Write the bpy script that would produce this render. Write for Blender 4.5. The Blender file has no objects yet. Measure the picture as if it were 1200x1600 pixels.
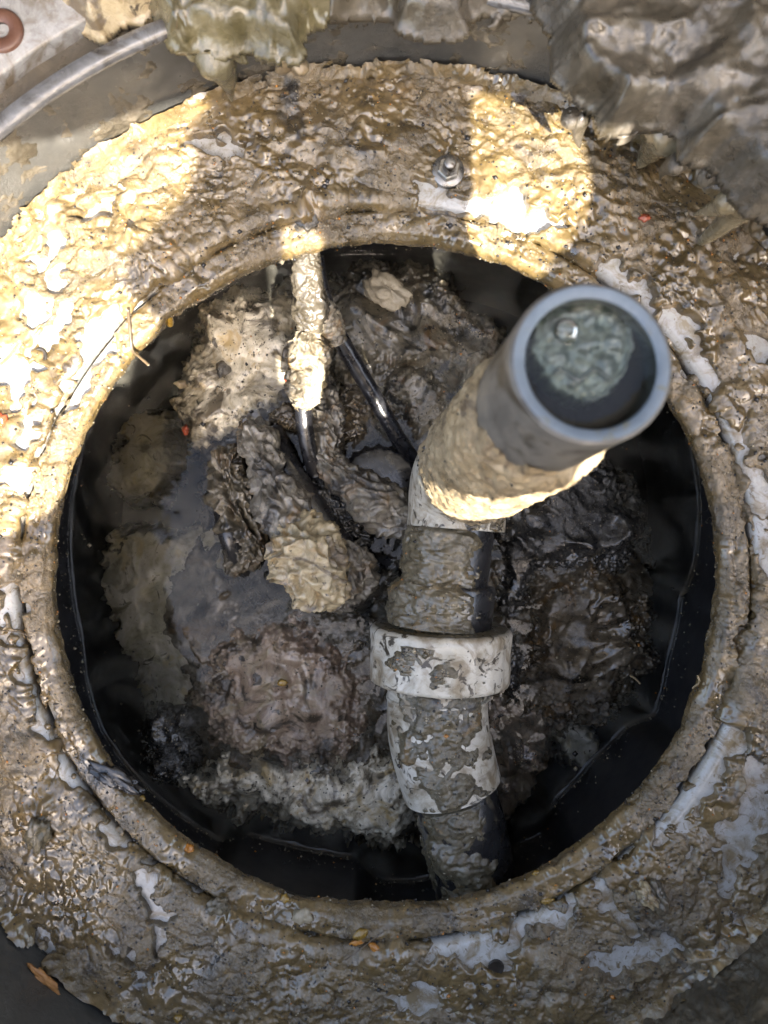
import bpy, math, random
import numpy as np
from mathutils import Vector, Matrix

random.seed(7); rng = np.random.default_rng(7)
SC = bpy.context.scene
COL = SC.collection

# ------------------------------------------------------------------ camera, world, sun, exposure
CAM_H = 0.47
F_PX = 1155.0
cam = bpy.data.cameras.new('camera'); cam_o = bpy.data.objects.new('camera', cam); COL.objects.link(cam_o)
cam_o.location = (0, 0, CAM_H); cam_o.rotation_euler = (0, 0, 0)
cam.sensor_width = 36; cam.lens = 36 * F_PX / 1600
cam.clip_start = 0.01; cam.clip_end = 500
cam.dof.use_dof = True; cam.dof.focus_distance = 0.53; cam.dof.aperture_fstop = 7.5
SC.camera = cam_o

SUN_DX, SUN_DY = -0.30, 0.80            # light travels this far sideways for each metre it falls
elev = math.atan2(1, math.hypot(SUN_DX, SUN_DY))
world = bpy.data.worlds.new('World'); SC.world = world; world.use_nodes = True
wn = world.node_tree; bg = wn.nodes['Background']
sky = wn.nodes.new('ShaderNodeTexSky'); sky.sky_type = 'NISHITA'; sky.sun_disc = False
sky.sun_elevation = elev; sky.sun_rotation = math.atan2(-SUN_DX, -SUN_DY); sky.dust_density = 4.0; sky.ozone_density = .6; sky.air_density = 1.0
wn.links.new(sky.outputs[0], bg.inputs[0]); bg.inputs[1].default_value = 0.135
sun = bpy.data.lights.new('sun', 'SUN'); sun.energy = 4.6; sun.angle = math.radians(0.53); sun.color = (1, .99, .97)
sun_o = bpy.data.objects.new('sun', sun); COL.objects.link(sun_o)
sun_o.rotation_euler = Vector((SUN_DX, SUN_DY, -1)).to_track_quat('-Z', 'Y').to_euler()
SC.view_settings.view_transform = 'Standard'; SC.view_settings.look = 'None'
SC.view_settings.gamma = 1; SC.view_settings.use_curve_mapping = False
SC.view_settings.exposure = 2.85
SC.view_settings.use_white_balance = True; SC.view_settings.white_balance_temperature = 7300
SC.cycles.max_bounces = 5; SC.cycles.transparent_max_bounces = 16
SC.cycles.caustics_reflective = False; SC.cycles.caustics_refractive = False

# ------------------------------------------------------------------ small tools
def at(px, py, z):
    """the point that a photo pixel shows when it lies at height z"""
    d = (CAM_H - z) / F_PX
    return np.array([(px - 600) * d, (800 - py) * d, z])

_perm = np.concatenate([rng.permutation(256)] * 3).astype(np.int32)
_g = rng.normal(size=(256, 3)); _g /= np.linalg.norm(_g, axis=1)[:, None]; _g = _g.astype(np.float32)
_jit = rng.random((256, 3)).astype(np.float32)

def perlin(P, seed=0):
    P = np.asarray(P, np.float32) + np.float32(seed * 17.31)
    I = np.floor(P).astype(np.int32); f = P - I
    w = f * f * f * (f * (f * 6 - 15) + 10)
    I &= 255
    out = np.zeros(len(P), np.float32)
    for dx in (0, 1):
        wx = w[:, 0] if dx else 1 - w[:, 0]
        a = _perm[(I[:, 0] + dx) & 255]
        for dy in (0, 1):
            wy = w[:, 1] if dy else 1 - w[:, 1]
            b = _perm[(a + I[:, 1] + dy) & 255]
            for dz in (0, 1):
                wz = w[:, 2] if dz else 1 - w[:, 2]
                g = _g[_perm[(b + I[:, 2] + dz) & 255]]
                out += wx * wy * wz * (g[:, 0] * (f[:, 0] - dx) + g[:, 1] * (f[:, 1] - dy) + g[:, 2] * (f[:, 2] - dz))
    return out * 1.5

def fbm(P, s, octv=4, seed=0, gain=.5, lac=2.1):
    o = np.zeros(len(P), np.float32); a = 1.; n = 0
    for k in range(octv):
        o += a * perlin(P * s, seed + k * 3); n += a; a *= gain; s *= lac
    return o / n

def billow(P, s, octv=4, seed=0, gain=.5, lac=2.1):
    o = np.zeros(len(P), np.float32); a = 1.; n = 0
    for k in range(octv):
        o += a * np.abs(perlin(P * s, seed + k * 3)); n += a; a *= gain; s *= lac
    return o / n

def ridged(P, s, octv=4, seed=0, gain=.5, lac=2.1):
    o = np.zeros(len(P), np.float32); a = 1.; n = 0
    for k in range(octv):
        o += a * (1 - np.abs(perlin(P * s, seed + k * 3)) * 1.6); n += a; a *= gain; s *= lac
    return o / n

def worley(P, s, seed=0):
    P = np.asarray(P, np.float32) * s + seed * 7.7
    I = np.floor(P).astype(np.int32); f = P - I
    best = np.full(len(P), 9., np.float32)
    for dx in (-1, 0, 1):
        for dy in (-1, 0, 1):
            for dz in (-1, 0, 1):
                h = _perm[(_perm[(_perm[(I[:, 0] + dx) & 255] + I[:, 1] + dy) & 255] + I[:, 2] + dz) & 255]
                j = _jit[h]
                d = (j[:, 0] + dx - f[:, 0]) ** 2 + (j[:, 1] + dy - f[:, 1]) ** 2 + (j[:, 2] + dz - f[:, 2]) ** 2
                best = np.minimum(best, d)
    return np.sqrt(best)

def warp(P, s, amt, seed=0):
    return P + amt * np.stack([perlin(P * s, seed), perlin(P * s, seed + 5), perlin(P * s, seed + 9)], 1)

def sstep(a, b, x):
    t = np.clip((x - a) / (b - a), 0, 1); return t * t * (3 - 2 * t)

def make_mesh(name, V, F, smooth=True):
    V = np.asarray(V, np.float32); F = np.asarray(F, np.int32)
    used = np.zeros(len(V), bool); used[F.ravel()] = True
    if not used.all():
        idx = np.cumsum(used) - 1; V = V[used]; F = idx[F]
    k = F.shape[1]
    m = bpy.data.meshes.new(name)
    m.vertices.add(len(V)); m.vertices.foreach_set('co', np.ascontiguousarray(V, np.float32).ravel())
    m.loops.add(F.size); m.loops.foreach_set('vertex_index', np.ascontiguousarray(F, np.int32).ravel())
    m.polygons.add(len(F)); m.polygons.foreach_set('loop_start', np.arange(0, F.size, k, dtype=np.int32))
    m.update(calc_edges=True); m.validate()
    m.polygons.foreach_set('use_smooth', np.full(len(m.polygons), smooth))
    return m

def link(name, mesh, mat, parent=None, base=None, label=None, cat=None, group=None, kind=None):
    """V are world coordinates; a top-level mesh gets its origin at base"""
    o = bpy.data.objects.new(name, mesh); COL.objects.link(o)
    if mat is not None: mesh.materials.append(mat)
    if parent is not None:
        o.parent = parent
        p = parent; off = Vector((0, 0, 0))
        while p is not None: off += p.location; p = p.parent
        o.location = -off
    elif base is not None:
        b = Vector([float(v) for v in base]); mesh.transform(Matrix.Translation(-b)); o.location = b
    if label: o['label'] = label
    if cat: o['category'] = cat
    if group: o['group'] = group
    if kind: o['kind'] = kind
    return o

def thing(name, base, label, cat, group=None):
    o = bpy.data.objects.new(name, None); COL.objects.link(o); o.location = [float(v) for v in base]
    o.empty_display_size = .02; o['label'] = label; o['category'] = cat
    if group: o['group'] = group
    return o

def grid_faces(nu, nv, wrap_v=False, wrap_u=False):
    iu = np.arange(nu if wrap_u else nu - 1); iv = np.arange(nv if wrap_v else nv - 1)
    U, W = np.meshgrid(iu, iv, indexing='ij')
    a = U * nv + W; b = ((U + 1) % nu) * nv + W; c = ((U + 1) % nu) * nv + (W + 1) % nv; d = U * nv + (W + 1) % nv
    return np.stack([a, b, c, d], -1).reshape(-1, 4)

def catmull(pts, n):
    P = np.asarray(pts, float)
    P = np.vstack([2 * P[0] - P[1], P, 2 * P[-1] - P[-2]])
    seg = len(P) - 3; t = np.linspace(0, seg, n); k = np.minimum(t.astype(int), seg - 1); u = (t - k)[:, None]
    p0, p1, p2, p3 = P[k], P[k + 1], P[k + 2], P[k + 3]
    return .5 * (2 * p1 + (p2 - p0) * u + (2 * p0 - 5 * p1 + 4 * p2 - p3) * u ** 2 + (3 * p1 - p0 - 3 * p2 + p3) * u ** 3)

def frames(C):
    T = np.gradient(C, axis=0); T /= np.linalg.norm(T, axis=1)[:, None] + 1e-12
    N = np.zeros_like(C); r = np.array([0, 0, 1.]) if abs(T[0, 2]) < .9 else np.array([0, 1., 0])
    N[0] = r - T[0] * (r @ T[0]); N[0] /= np.linalg.norm(N[0])
    for i in range(1, len(C)):
        v = N[i - 1] - T[i] * (N[i - 1] @ T[i]); N[i] = v / np.linalg.norm(v)
    return T, N, np.cross(T, N)

def tube_grid(pts, radii, nl, ns):
    """returns centre-line, direction of each vertex from it, positions; radii interpolated along"""
    R4 = catmull(np.c_[np.asarray(pts, float), np.asarray(radii, float)], nl)
    C, R = R4[:, :3], np.maximum(R4[:, 3], 1e-4)
    T, N, B = frames(C)
    a = np.linspace(0, 2 * np.pi, ns, endpoint=False)
    D = N[:, None] * np.cos(a)[None, :, None] + B[:, None] * np.sin(a)[None, :, None]
    V = C[:, None] + D * R[:, None, None]
    return C, D, V, R, a

def add_caps(V, F, nl, ns):
    """close both ends of a wrapped tube"""
    n = len(V); V = np.vstack([V, V[:ns].mean(0), V[(nl - 1) * ns:nl * ns].mean(0)])
    i = np.arange(ns); j = (i + 1) % ns
    c0 = np.stack([np.full(ns, n), j, i, i], 1); k = (nl - 1) * ns
    return V, F, np.stack([np.full(ns, n), j, i], 1), np.stack([np.full(ns, n + 1), k + i, k + j], 1)

def tri(F): return np.vstack([F[:, [0, 1, 2]], F[:, [0, 2, 3]]])

def tube(pts, radii, nl=40, ns=24, disp=None, cap=True):
    C, D, V, R, a = tube_grid(pts, radii, nl, ns)
    V = V.reshape(-1, 3)
    if disp is not None:
        V = V + D.reshape(-1, 3) * disp(V, np.repeat(np.linspace(0, 1, nl), ns), np.tile(a, nl), np.repeat(R, ns))[:, None]
    F = tri(grid_faces(nl, ns, wrap_v=True))
    if cap:
        V, _, c0, c1 = add_caps(V, F, nl, ns); F = np.vstack([F, c0, c1])
    return V, F

def revolve(profile, n=192, c=(0, 0), closed=False):
    """profile: (r, z) list turned about the vertical through c"""
    P = np.asarray(profile, float); a = np.linspace(0, 2 * np.pi, n, endpoint=False)
    V = np.stack([c[0] + P[:, None, 0] * np.cos(a), c[1] + P[:, None, 0] * np.sin(a), np.repeat(P[:, 1:2], n, 1)], -1)
    return V.reshape(-1, 3), grid_faces(len(P), n, wrap_v=True, wrap_u=closed)

def axis_revolve(profile, p0, d, n=48, closed=False):
    """profile (r, t) turned about the axis from p0 along d"""
    d = np.asarray(d, float); d /= np.linalg.norm(d)
    r = np.array([0, 0, 1.]) if abs(d[2]) < .9 else np.array([0, 1., 0])
    u = r - d * (r @ d); u /= np.linalg.norm(u); v = np.cross(d, u)
    P = np.asarray(profile, float); a = np.linspace(0, 2 * np.pi, n, endpoint=False)
    V = (np.asarray(p0)[None, None] + d * P[:, None, 1:2] + P[:, None, 0:1] * (u * np.cos(a)[None, :, None] + v * np.sin(a)[None, :, None]))
    return V.reshape(-1, 3), grid_faces(len(P), n, wrap_v=True, wrap_u=closed)

def poly_sd(X, Y, poly):
    """signed distance, positive inside"""
    P = np.asarray(poly, float); Q = np.roll(P, -1, 0)
    d = np.full(X.shape, 1e9); inside = np.zeros(X.shape, bool)
    for (x0, y0), (x1, y1) in zip(P[:, :2], Q[:, :2]):
        ex, ey = x1 - x0, y1 - y0
        t = np.clip(((X - x0) * ex + (Y - y0) * ey) / (ex * ex + ey * ey + 1e-15), 0, 1)
        d = np.minimum(d, np.hypot(X - x0 - t * ex, Y - y0 - t * ey))
        cond = ((y0 > Y) != (y1 > Y)) & (X < (x1 - x0) * (Y - y0) / (y1 - y0 + 1e-15) + x0)
        inside ^= cond
    return np.where(inside, d, -d)

def smooth_poly(px, z, n=90):
    """closed smooth outline through photo pixels at height z"""
    P = np.array([at(a, b, z) for a, b in px])
    k = len(P); P3 = np.vstack([P, P, P]); C = catmull(P3, n * 3)
    return C[n:2 * n, :2]

# ------------------------------------------------------------------ materials
def new_mat(name):
    m = bpy.data.materials.new(name); m.use_nodes = True
    nt = m.node_tree; b = nt.nodes['Principled BSDF']
    return m, nt, b

def N_(nt, t, **kw):
    n = nt.nodes.new(t)
    for k, v in kw.items():
        if k.startswith('i_'): n.inputs[k[2:].replace('_', ' ')].default_value = v
        else: setattr(n, k, v)
    return n

def noise_node(nt, vec, scale, detail=5, rough=.55, dist=0., w=None):
    n = N_(nt, 'ShaderNodeTexNoise'); n.inputs['Scale'].default_value = scale; n.inputs['Detail'].default_value = detail
    n.inputs['Roughness'].default_value = rough; n.inputs['Distortion'].default_value = dist
    nt.links.new(vec, n.inputs['Vector']); return n

def ramp(nt, fac, stops, interp='LINEAR'):
    r = N_(nt, 'ShaderNodeValToRGB'); cr = r.color_ramp; cr.interpolation = interp
    while len(cr.elements) < len(stops): cr.elements.new(.5)
    for e, (p, c) in zip(cr.elements, stops):
        e.position = p; e.color = (*c, 1) if len(c) == 3 else c
    nt.links.new(fac, r.inputs[0]); return r

def mixc(nt, fac, a, b):
    m = N_(nt, 'ShaderNodeMix', data_type='RGBA')
    for s, v in ((m.inputs[0], fac), (m.inputs[6], a), (m.inputs[7], b)):
        if isinstance(v, bpy.types.NodeSocket): nt.links.new(v, s)
        else: s.default_value = v if not isinstance(v, tuple) or len(v) == 4 else (*v, 1)
    return m.outputs[2]

def organic(name, stops, cscale=35, patch=None, specks=None, rough=(.18, .5), bump=.5, bscale=700, bdist=.0015, coat=.0, cdist=1.0, spec=.5, gscale=240, gbump=.6):
    """wet dirt, sludge, rag: colour ramp over warped noise, larger patches, grit, fine relief and uneven gloss"""
    m, nt, b = new_mat(name)
    geo = N_(nt, 'ShaderNodeNewGeometry'); P = geo.outputs['Position']
    n1 = noise_node(nt, P, cscale, 9, .74, cdist)
    c = ramp(nt, n1.outputs[0], stops).outputs[0]
    if patch:
        for (sc_, lo, hi, col) in patch:
            n = noise_node(nt, P, sc_, 4, .62, 1.2)
            f = ramp(nt, n.outputs[0], [(lo, (0, 0, 0)), (hi, (1, 1, 1))]).outputs[0]
            c = mixc(nt, f, c, col)
    if specks:
        for (sc_, thr, col) in specks:
            v = N_(nt, 'ShaderNodeTexVoronoi'); v.inputs['Scale'].default_value = sc_; nt.links.new(P, v.inputs['Vector'])
            nz = noise_node(nt, P, sc_ * .31, 2)
            ad = N_(nt, 'ShaderNodeMath', operation='ADD'); nt.links.new(v.outputs['Distance'], ad.inputs[0]); nt.links.new(nz.outputs[0], ad.inputs[1])
            f = ramp(nt, ad.outputs[0], [(thr, (1, 1, 1)), (thr + .05, (0, 0, 0))]).outputs[0]
            c = mixc(nt, f, c, col)
    nt.links.new(c, b.inputs['Base Color'])
    nr = noise_node(nt, P, cscale * 2.3, 2)
    mr = N_(nt, 'ShaderNodeMapRange'); mr.inputs[1].default_value = .3; mr.inputs[2].default_value = .7
    mr.inputs[3].default_value = rough[0]; mr.inputs[4].default_value = rough[1]
    nt.links.new(nr.outputs[0], mr.inputs[0]); nt.links.new(mr.outputs[0], b.inputs['Roughness'])
    nb = noise_node(nt, P, bscale, 5, .72, .3)
    bp = N_(nt, 'ShaderNodeBump'); bp.inputs['Strength'].default_value = bump; bp.inputs['Distance'].default_value = bdist
    sm = noise_node(nt, P, 22, 2, .5, .5); ms = N_(nt, 'ShaderNodeMapRange'); ms.inputs[1].default_value = .4; ms.inputs[2].default_value = .6; ms.inputs[3].default_value = .06; ms.inputs[4].default_value = 1.0
    nt.links.new(sm.outputs[0], ms.inputs[0]); mu = N_(nt, 'ShaderNodeMath', operation='MULTIPLY'); mu.inputs[1].default_value = bump
    nt.links.new(ms.outputs[0], mu.inputs[0]); nt.links.new(mu.outputs[0], bp.inputs['Strength'])
    nt.links.new(nb.outputs[0], bp.inputs['Height']); nt.links.new(bp.outputs[0], b.inputs['Normal'])
    b.inputs['Specular IOR Level'].default_value = spec
    if coat:
        b.inputs['Coat Weight'].default_value = coat; b.inputs['Coat Roughness'].default_value = .08
        b.inputs['Coat Roughness'].default_value = .05; b.inputs['Coat IOR'].default_value = 1.6
        gb = noise_node(nt, P, gscale, 3, .55, .3)
        bp2 = N_(nt, 'ShaderNodeBump'); bp2.inputs['Strength'].default_value = gbump; bp2.inputs['Distance'].default_value = .003
        mu2 = N_(nt, 'ShaderNodeMath', operation='MULTIPLY'); mu2.inputs[1].default_value = gbump; nt.links.new(ms.outputs[0], mu2.inputs[0]); nt.links.new(mu2.outputs[0], bp2.inputs['Strength'])
        nt.links.new(gb.outputs[0], bp2.inputs['Height']); nt.links.new(bp2.outputs[0], b.inputs['Coat Normal'])
    return m

M = {}
M['sludge'] = organic('wet_sludge', [(.33, (0.024, 0.016, 0.009)), (.42, (0.073, 0.049, 0.018)), (.5, (0.111, 0.076, 0.030)), (.575, (0.161, 0.113, 0.053)), (.65, (0.110, 0.083, 0.047)), (.74, (0.064, 0.053, 0.034))],
    cscale=38, patch=[(9, .56, .72, (0.055, 0.044, 0.029)), (16, .58, .72, (0.162, 0.109, 0.049)), (12, .63, .72, (0.019, 0.015, 0.010)), (44, .63, .70, (0.232, 0.150, 0.058))],
    specks=[(130, .24, (0.270, 0.103, 0.019)), (900, .46, (0.244, 0.174, 0.083)), (700, .40, (0.015, 0.014, 0.008)), (420, .42, (0.270, 0.188, 0.085)), (300, .36, (0.019, 0.014, 0.009))], rough=(.2, .5), bump=.7, bscale=420, bdist=.0026, coat=1.0, spec=.5, gscale=400, gbump=.85)
M['sludge_grey'] = organic('grey_brown_sludge', [(.28, (0.019, 0.015, 0.010)), (.45, (0.046, 0.038, 0.026)), (.6, (0.081, 0.068, 0.049)), (.75, (0.128, 0.107, 0.078))],
    cscale=26, patch=[(18, .58, .72, (0.140, 0.121, 0.095)), (13, .6, .75, (0.027, 0.022, 0.018))], specks=[(300, .4, (0.135, 0.103, 0.066))],
    rough=(.15, .5), bump=.6, bscale=420, bdist=.0025, coat=.35)
M['pipe_sludge'] = organic('pipe_sludge', [(.28, (0.031, 0.026, 0.017)), (.45, (0.087, 0.071, 0.043)), (.6, (0.130, 0.112, 0.074)), (.75, (0.167, 0.152, 0.118))],
    cscale=60, patch=[(40, .6, .7, (0.174, 0.118, 0.056)), (30, .6, .7, (0.062, 0.062, 0.062))], specks=[(500, .42, (0.260, 0.217, 0.149)), (380, .38, (0.012, 0.011, 0.009))],
    rough=(.14, .5), bump=.7, bscale=650, bdist=.002, coat=.35)
M['crust'] = organic('dried_crust', [(.3, (0.078, 0.057, 0.032)), (.45, (0.187, 0.141, 0.083)), (.6, (0.296, 0.236, 0.151)), (.75, (0.359, 0.289, 0.187))],
    cscale=70, patch=[(45, .58, .68, (0.078, 0.057, 0.036))], specks=[(500, .45, (0.429, 0.319, 0.180))], rough=(.3, .7), bump=.8, bscale=500, bdist=.002, coat=.15)
M['plastic'] = organic('grey_white_plastic', [(.34, (0.255, 0.242, 0.204)), (.46, (0.340, 0.336, 0.315)), (.6, (0.391, 0.391, 0.383)), (.72, (0.306, 0.289, 0.246))], cscale=45,
    patch=[(60, .47, .64, (0.196, 0.153, 0.093)), (150, .57, .66, (0.145, 0.111, 0.068))], specks=[(330, .37, (0.136, 0.085, 0.043))], rough=(.14, .34), bump=.35, bscale=420, bdist=.0008, coat=.4)
M['rim_flange'] = organic('grimy_rim_plastic', [(.34, (0.112, 0.105, 0.095)), (.5, (0.189, 0.189, 0.185)), (.66, (0.231, 0.231, 0.231))], cscale=40,
    patch=[(35, .48, .62, (0.091, 0.073, 0.052))], specks=[(300, .40, (0.035, 0.028, 0.021))], rough=(.15, .4), bump=.4, bscale=380, bdist=.001, coat=.3)
M['pipe_bore'] = organic('slimy_pipe_bore', [(.35, (.02, .024, .022)), (.55, (.05, .058, .054)), (.7, (.11, .125, .12))], cscale=60, rough=(.05, .2), bump=.25, bscale=300, bdist=.001, coat=.8)
M['white_pvc'] = organic('white_pvc_dirty', [(.34, (0.317, 0.278, 0.210)), (.48, (0.458, 0.426, 0.353)), (.62, (0.510, 0.487, 0.428)), (.75, (0.387, 0.339, 0.252))], cscale=38,
    patch=[(50, .46, .64, (0.207, 0.165, 0.109)), (85, .57, .63, (0.044, 0.035, 0.024)), (24, .60, .70, (0.150, 0.117, 0.076))], specks=[(260, .40, (0.026, 0.022, 0.017))], rough=(.25, .5), bump=.25, bscale=400, bdist=.0008, coat=.15)
M['black_pipe'] = organic('black_wet_pipe', [(.35, (.010, .010, .011)), (.6, (.022, .022, .023)), (.8, (.04, .037, .03))], cscale=40,
    patch=[(55, .60, .70, (.09, .075, .05))], rough=(.16, .42), bump=.2, bscale=400, bdist=.0008, coat=.3)
M['grey_pipe'] = organic('grey_wet_pipe', [(.3, (0.056, 0.054, 0.050)), (.55, (0.099, 0.096, 0.089)), (.75, (0.149, 0.134, 0.112))], cscale=30,
    patch=[(35, .56, .68, (0.031, 0.027, 0.021))], rough=(.3, .55), bump=.15, bscale=300, bdist=.0008, coat=.12)
M['pipe_end'] = organic('pvc_cut_end', [(.35, (0.120, 0.154, 0.187)), (.6, (0.147, 0.183, 0.220)), (.75, (0.133, 0.154, 0.165))], cscale=60,
    patch=[(90, .60, .68, (0.151, 0.144, 0.105))], specks=[(240, .27, (0.275, 0.298, 0.275))], rough=(.3, .5), bump=.2, bscale=600, bdist=.0006)
M['riser'] = organic('grey_riser_plastic', [(.3, (0.035, 0.034, 0.032)), (.5, (0.051, 0.050, 0.046)), (.7, (0.070, 0.067, 0.061))], cscale=24,
    patch=[(45, .60, .75, (0.093, 0.079, 0.061)), (9, .58, .7, (0.026, 0.026, 0.025))], specks=[(260, .39, (0.140, 0.125, 0.102)), (480, .42, (0.011, 0.011, 0.011))], rough=(.2, .6), bump=.6, bscale=380, bdist=.0016, coat=.3)
M['rim_dirt'] = organic('rim_dirt', [(.3, (0.030, 0.025, 0.017)), (.55, (0.068, 0.054, 0.036)), (.75, (0.112, 0.094, 0.068))], cscale=45, rough=(.2, .6), bump=.6, bscale=380, bdist=.002, coat=.2)
M['basin'] = organic('black_basin_plastic', [(.35, (0.005, 0.005, 0.006)), (.55, (0.010, 0.010, 0.011)), (.72, (0.020, 0.019, 0.019))], cscale=30,
    specks=[(230, .30, (0.108, 0.095, 0.072))], rough=(.3, .5), bump=.25, bscale=420, bdist=.0008, spec=.6)
M['rubber'] = organic('black_rubber', [(.35, (0.006, 0.006, 0.007)), (.6, (0.013, 0.013, 0.015)), (.75, (0.038, 0.034, 0.026))], cscale=80, specks=[(420, .36, (0.150, 0.128, 0.090))], rough=(.18, .45), bump=.3, bscale=500, bdist=.0008, coat=.3)
M['steel'] = organic('dirty_steel', [(.35, (0.210, 0.203, 0.188)), (.7, (0.315, 0.307, 0.292))], cscale=90, patch=[(120, .58, .68, (0.060, 0.045, 0.030))], rough=(.2, .45), bump=.2, bscale=500, bdist=.0005)
M['steel'].node_tree.nodes['Principled BSDF'].inputs['Metallic'].default_value = .9
M['copper'] = organic('copper_insert', [(.35, (0.074, 0.030, 0.018)), (.7, (0.104, 0.051, 0.033))], cscale=90, specks=[(420, .38, (0.124, 0.102, 0.089))], rough=(.3, .55), bump=.4, bscale=400, bdist=.001)
M['rim_lip'] = organic('dirty_rim_plastic', [(.3, (0.036, 0.033, 0.029)), (.5, (0.108, 0.110, 0.114)), (.7, (0.162, 0.169, 0.182))], cscale=40, patch=[(30, .5, .62, (0.032, 0.026, 0.020))], rough=(.1, .3), bump=.4, bscale=300, bdist=.0015, coat=.6)
M['blocker'] = organic('blocker_black', [(.34, (.012, .011, .010)), (.5, (.028, .025, .021)), (.66, (.05, .044, .036))], cscale=20, rough=(.5, .8), bump=.5, bscale=200, bdist=.002)  # near black, for the added flap that blocks sky
M['dark_hole'] = organic('hole_lining', [(.4, (.01, .009, .008)), (.7, (.03, .025, .02))], cscale=60, rough=(.3, .5))
def ragmat(name, dark, mid, light, warm, cscale=45, **kw):
    a = dict(rough=(.3, .7), bump=.7, bscale=480, bdist=.0022, coat=.65, cdist=1.8, gbump=.6, gscale=330, specks=[(430, .37, (.4, .34, .25)), (330, .34, (.02, .018, .015))])
    a.update(kw)
    return organic(name, [(.33, dark), (.44, mid), (.56, light), (.68, mid)], cscale=cscale, patch=[(32, .55, .66, warm), (26, .53, .62, dark), (75, .60, .67, tuple(.35 * v for v in dark))], **a)
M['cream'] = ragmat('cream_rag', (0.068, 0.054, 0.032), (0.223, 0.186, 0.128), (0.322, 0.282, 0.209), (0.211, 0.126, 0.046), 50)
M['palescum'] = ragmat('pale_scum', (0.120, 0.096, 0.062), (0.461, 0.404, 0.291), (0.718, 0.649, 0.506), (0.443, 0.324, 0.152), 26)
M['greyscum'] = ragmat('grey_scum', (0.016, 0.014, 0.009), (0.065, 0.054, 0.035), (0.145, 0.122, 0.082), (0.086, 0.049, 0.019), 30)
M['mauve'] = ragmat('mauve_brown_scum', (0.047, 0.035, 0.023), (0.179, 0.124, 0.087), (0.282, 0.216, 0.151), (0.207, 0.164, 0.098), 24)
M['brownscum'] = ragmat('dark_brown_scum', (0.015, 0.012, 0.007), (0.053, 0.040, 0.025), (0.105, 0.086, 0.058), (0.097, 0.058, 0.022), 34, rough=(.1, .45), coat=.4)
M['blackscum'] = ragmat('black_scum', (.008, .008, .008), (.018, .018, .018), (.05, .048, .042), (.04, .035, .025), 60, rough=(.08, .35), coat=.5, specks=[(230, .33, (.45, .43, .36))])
M['greyrag'] = ragmat('grey_brown_rag', (0.032, 0.027, 0.021), (0.105, 0.091, 0.070), (0.175, 0.158, 0.122), (0.133, 0.091, 0.049), 45)
M['tanrag'] = ragmat('tan_rag', (0.098, 0.069, 0.036), (0.266, 0.206, 0.116), (0.371, 0.305, 0.187), (0.266, 0.172, 0.072), 60)
M['murk'] = ragmat('murky_sediment', (0.316, 0.309, 0.242), (0.696, 0.706, 0.597), (0.900, 0.900, 0.900), (0.696, 0.620, 0.411), 20, bump=.3)
M['hang'] = organic('hanging_sludge_olive', [(.28, (0.022, 0.018, 0.009)), (.45, (0.068, 0.057, 0.027)), (.6, (0.116, 0.099, 0.053)), (.75, (0.163, 0.144, 0.096))], cscale=34,
    patch=[(20, .6, .72, (0.154, 0.133, 0.093)), (28, .62, .72, (0.137, 0.073, 0.027))], rough=(.10, .4), bump=.45, bscale=300, bdist=.0025, coat=.5)
M['drip'] = organic('drip_sludge_sunlit', [(.33, (0.090, 0.073, 0.043)), (.5, (0.182, 0.150, 0.092)), (.66, (0.250, 0.211, 0.137))], cscale=60, rough=(.1, .35), bump=.3, bscale=300, bdist=.002, coat=.6)  # paler than the drape, standing in for sun on these drips
M['orange'] = organic('orange_scrap', [(.35, (0.338, 0.112, 0.014)), (.7, (0.465, 0.210, 0.035))], cscale=300, rough=(.15, .4), bump=.3, coat=.4)
M['yellow'] = organic('yellow_scrap', [(.35, (0.209, 0.118, 0.013)), (.7, (0.269, 0.173, 0.042))], cscale=300, rough=(.15, .4), bump=.3, coat=.4)
M['red'] = organic('red_scrap', [(.35, (.22, .035, .015)), (.7, (.30, .07, .03))], cscale=300, rough=(.15, .4), bump=.3, coat=.4)
M['leafbrown'] = organic('brown_leaf', [(.35, (.26, .11, .03)), (.7, (.42, .20, .06))], cscale=90, rough=(.3, .6), bump=.5)
M['bone'] = organic('pale_grit', [(.35, (0.252, 0.209, 0.138)), (.7, (0.348, 0.302, 0.220))], cscale=300, rough=(.3, .6), bump=.3)
M['twig'] = organic('hair_strand', [(.35, (.05, .035, .02)), (.7, (.14, .10, .06))], cscale=200, rough=(.3, .5), bump=.2)
M['wood'] = organic('gobo_wood', [(.3, (.13, .10, .07)), (.55, (.22, .175, .125)), (.75, (.30, .25, .19))], cscale=8, rough=(.6, .9), bump=.4, bscale=60, bdist=.003)  # only for the added boards that throw the shade
M['soil'] = organic('soil', [(.3, (.05, .038, .026)), (.55, (.10, .078, .052)), (.75, (.16, .13, .09))], cscale=12, rough=(.7, .95), bump=.8, bscale=90, bdist=.01)

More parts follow.
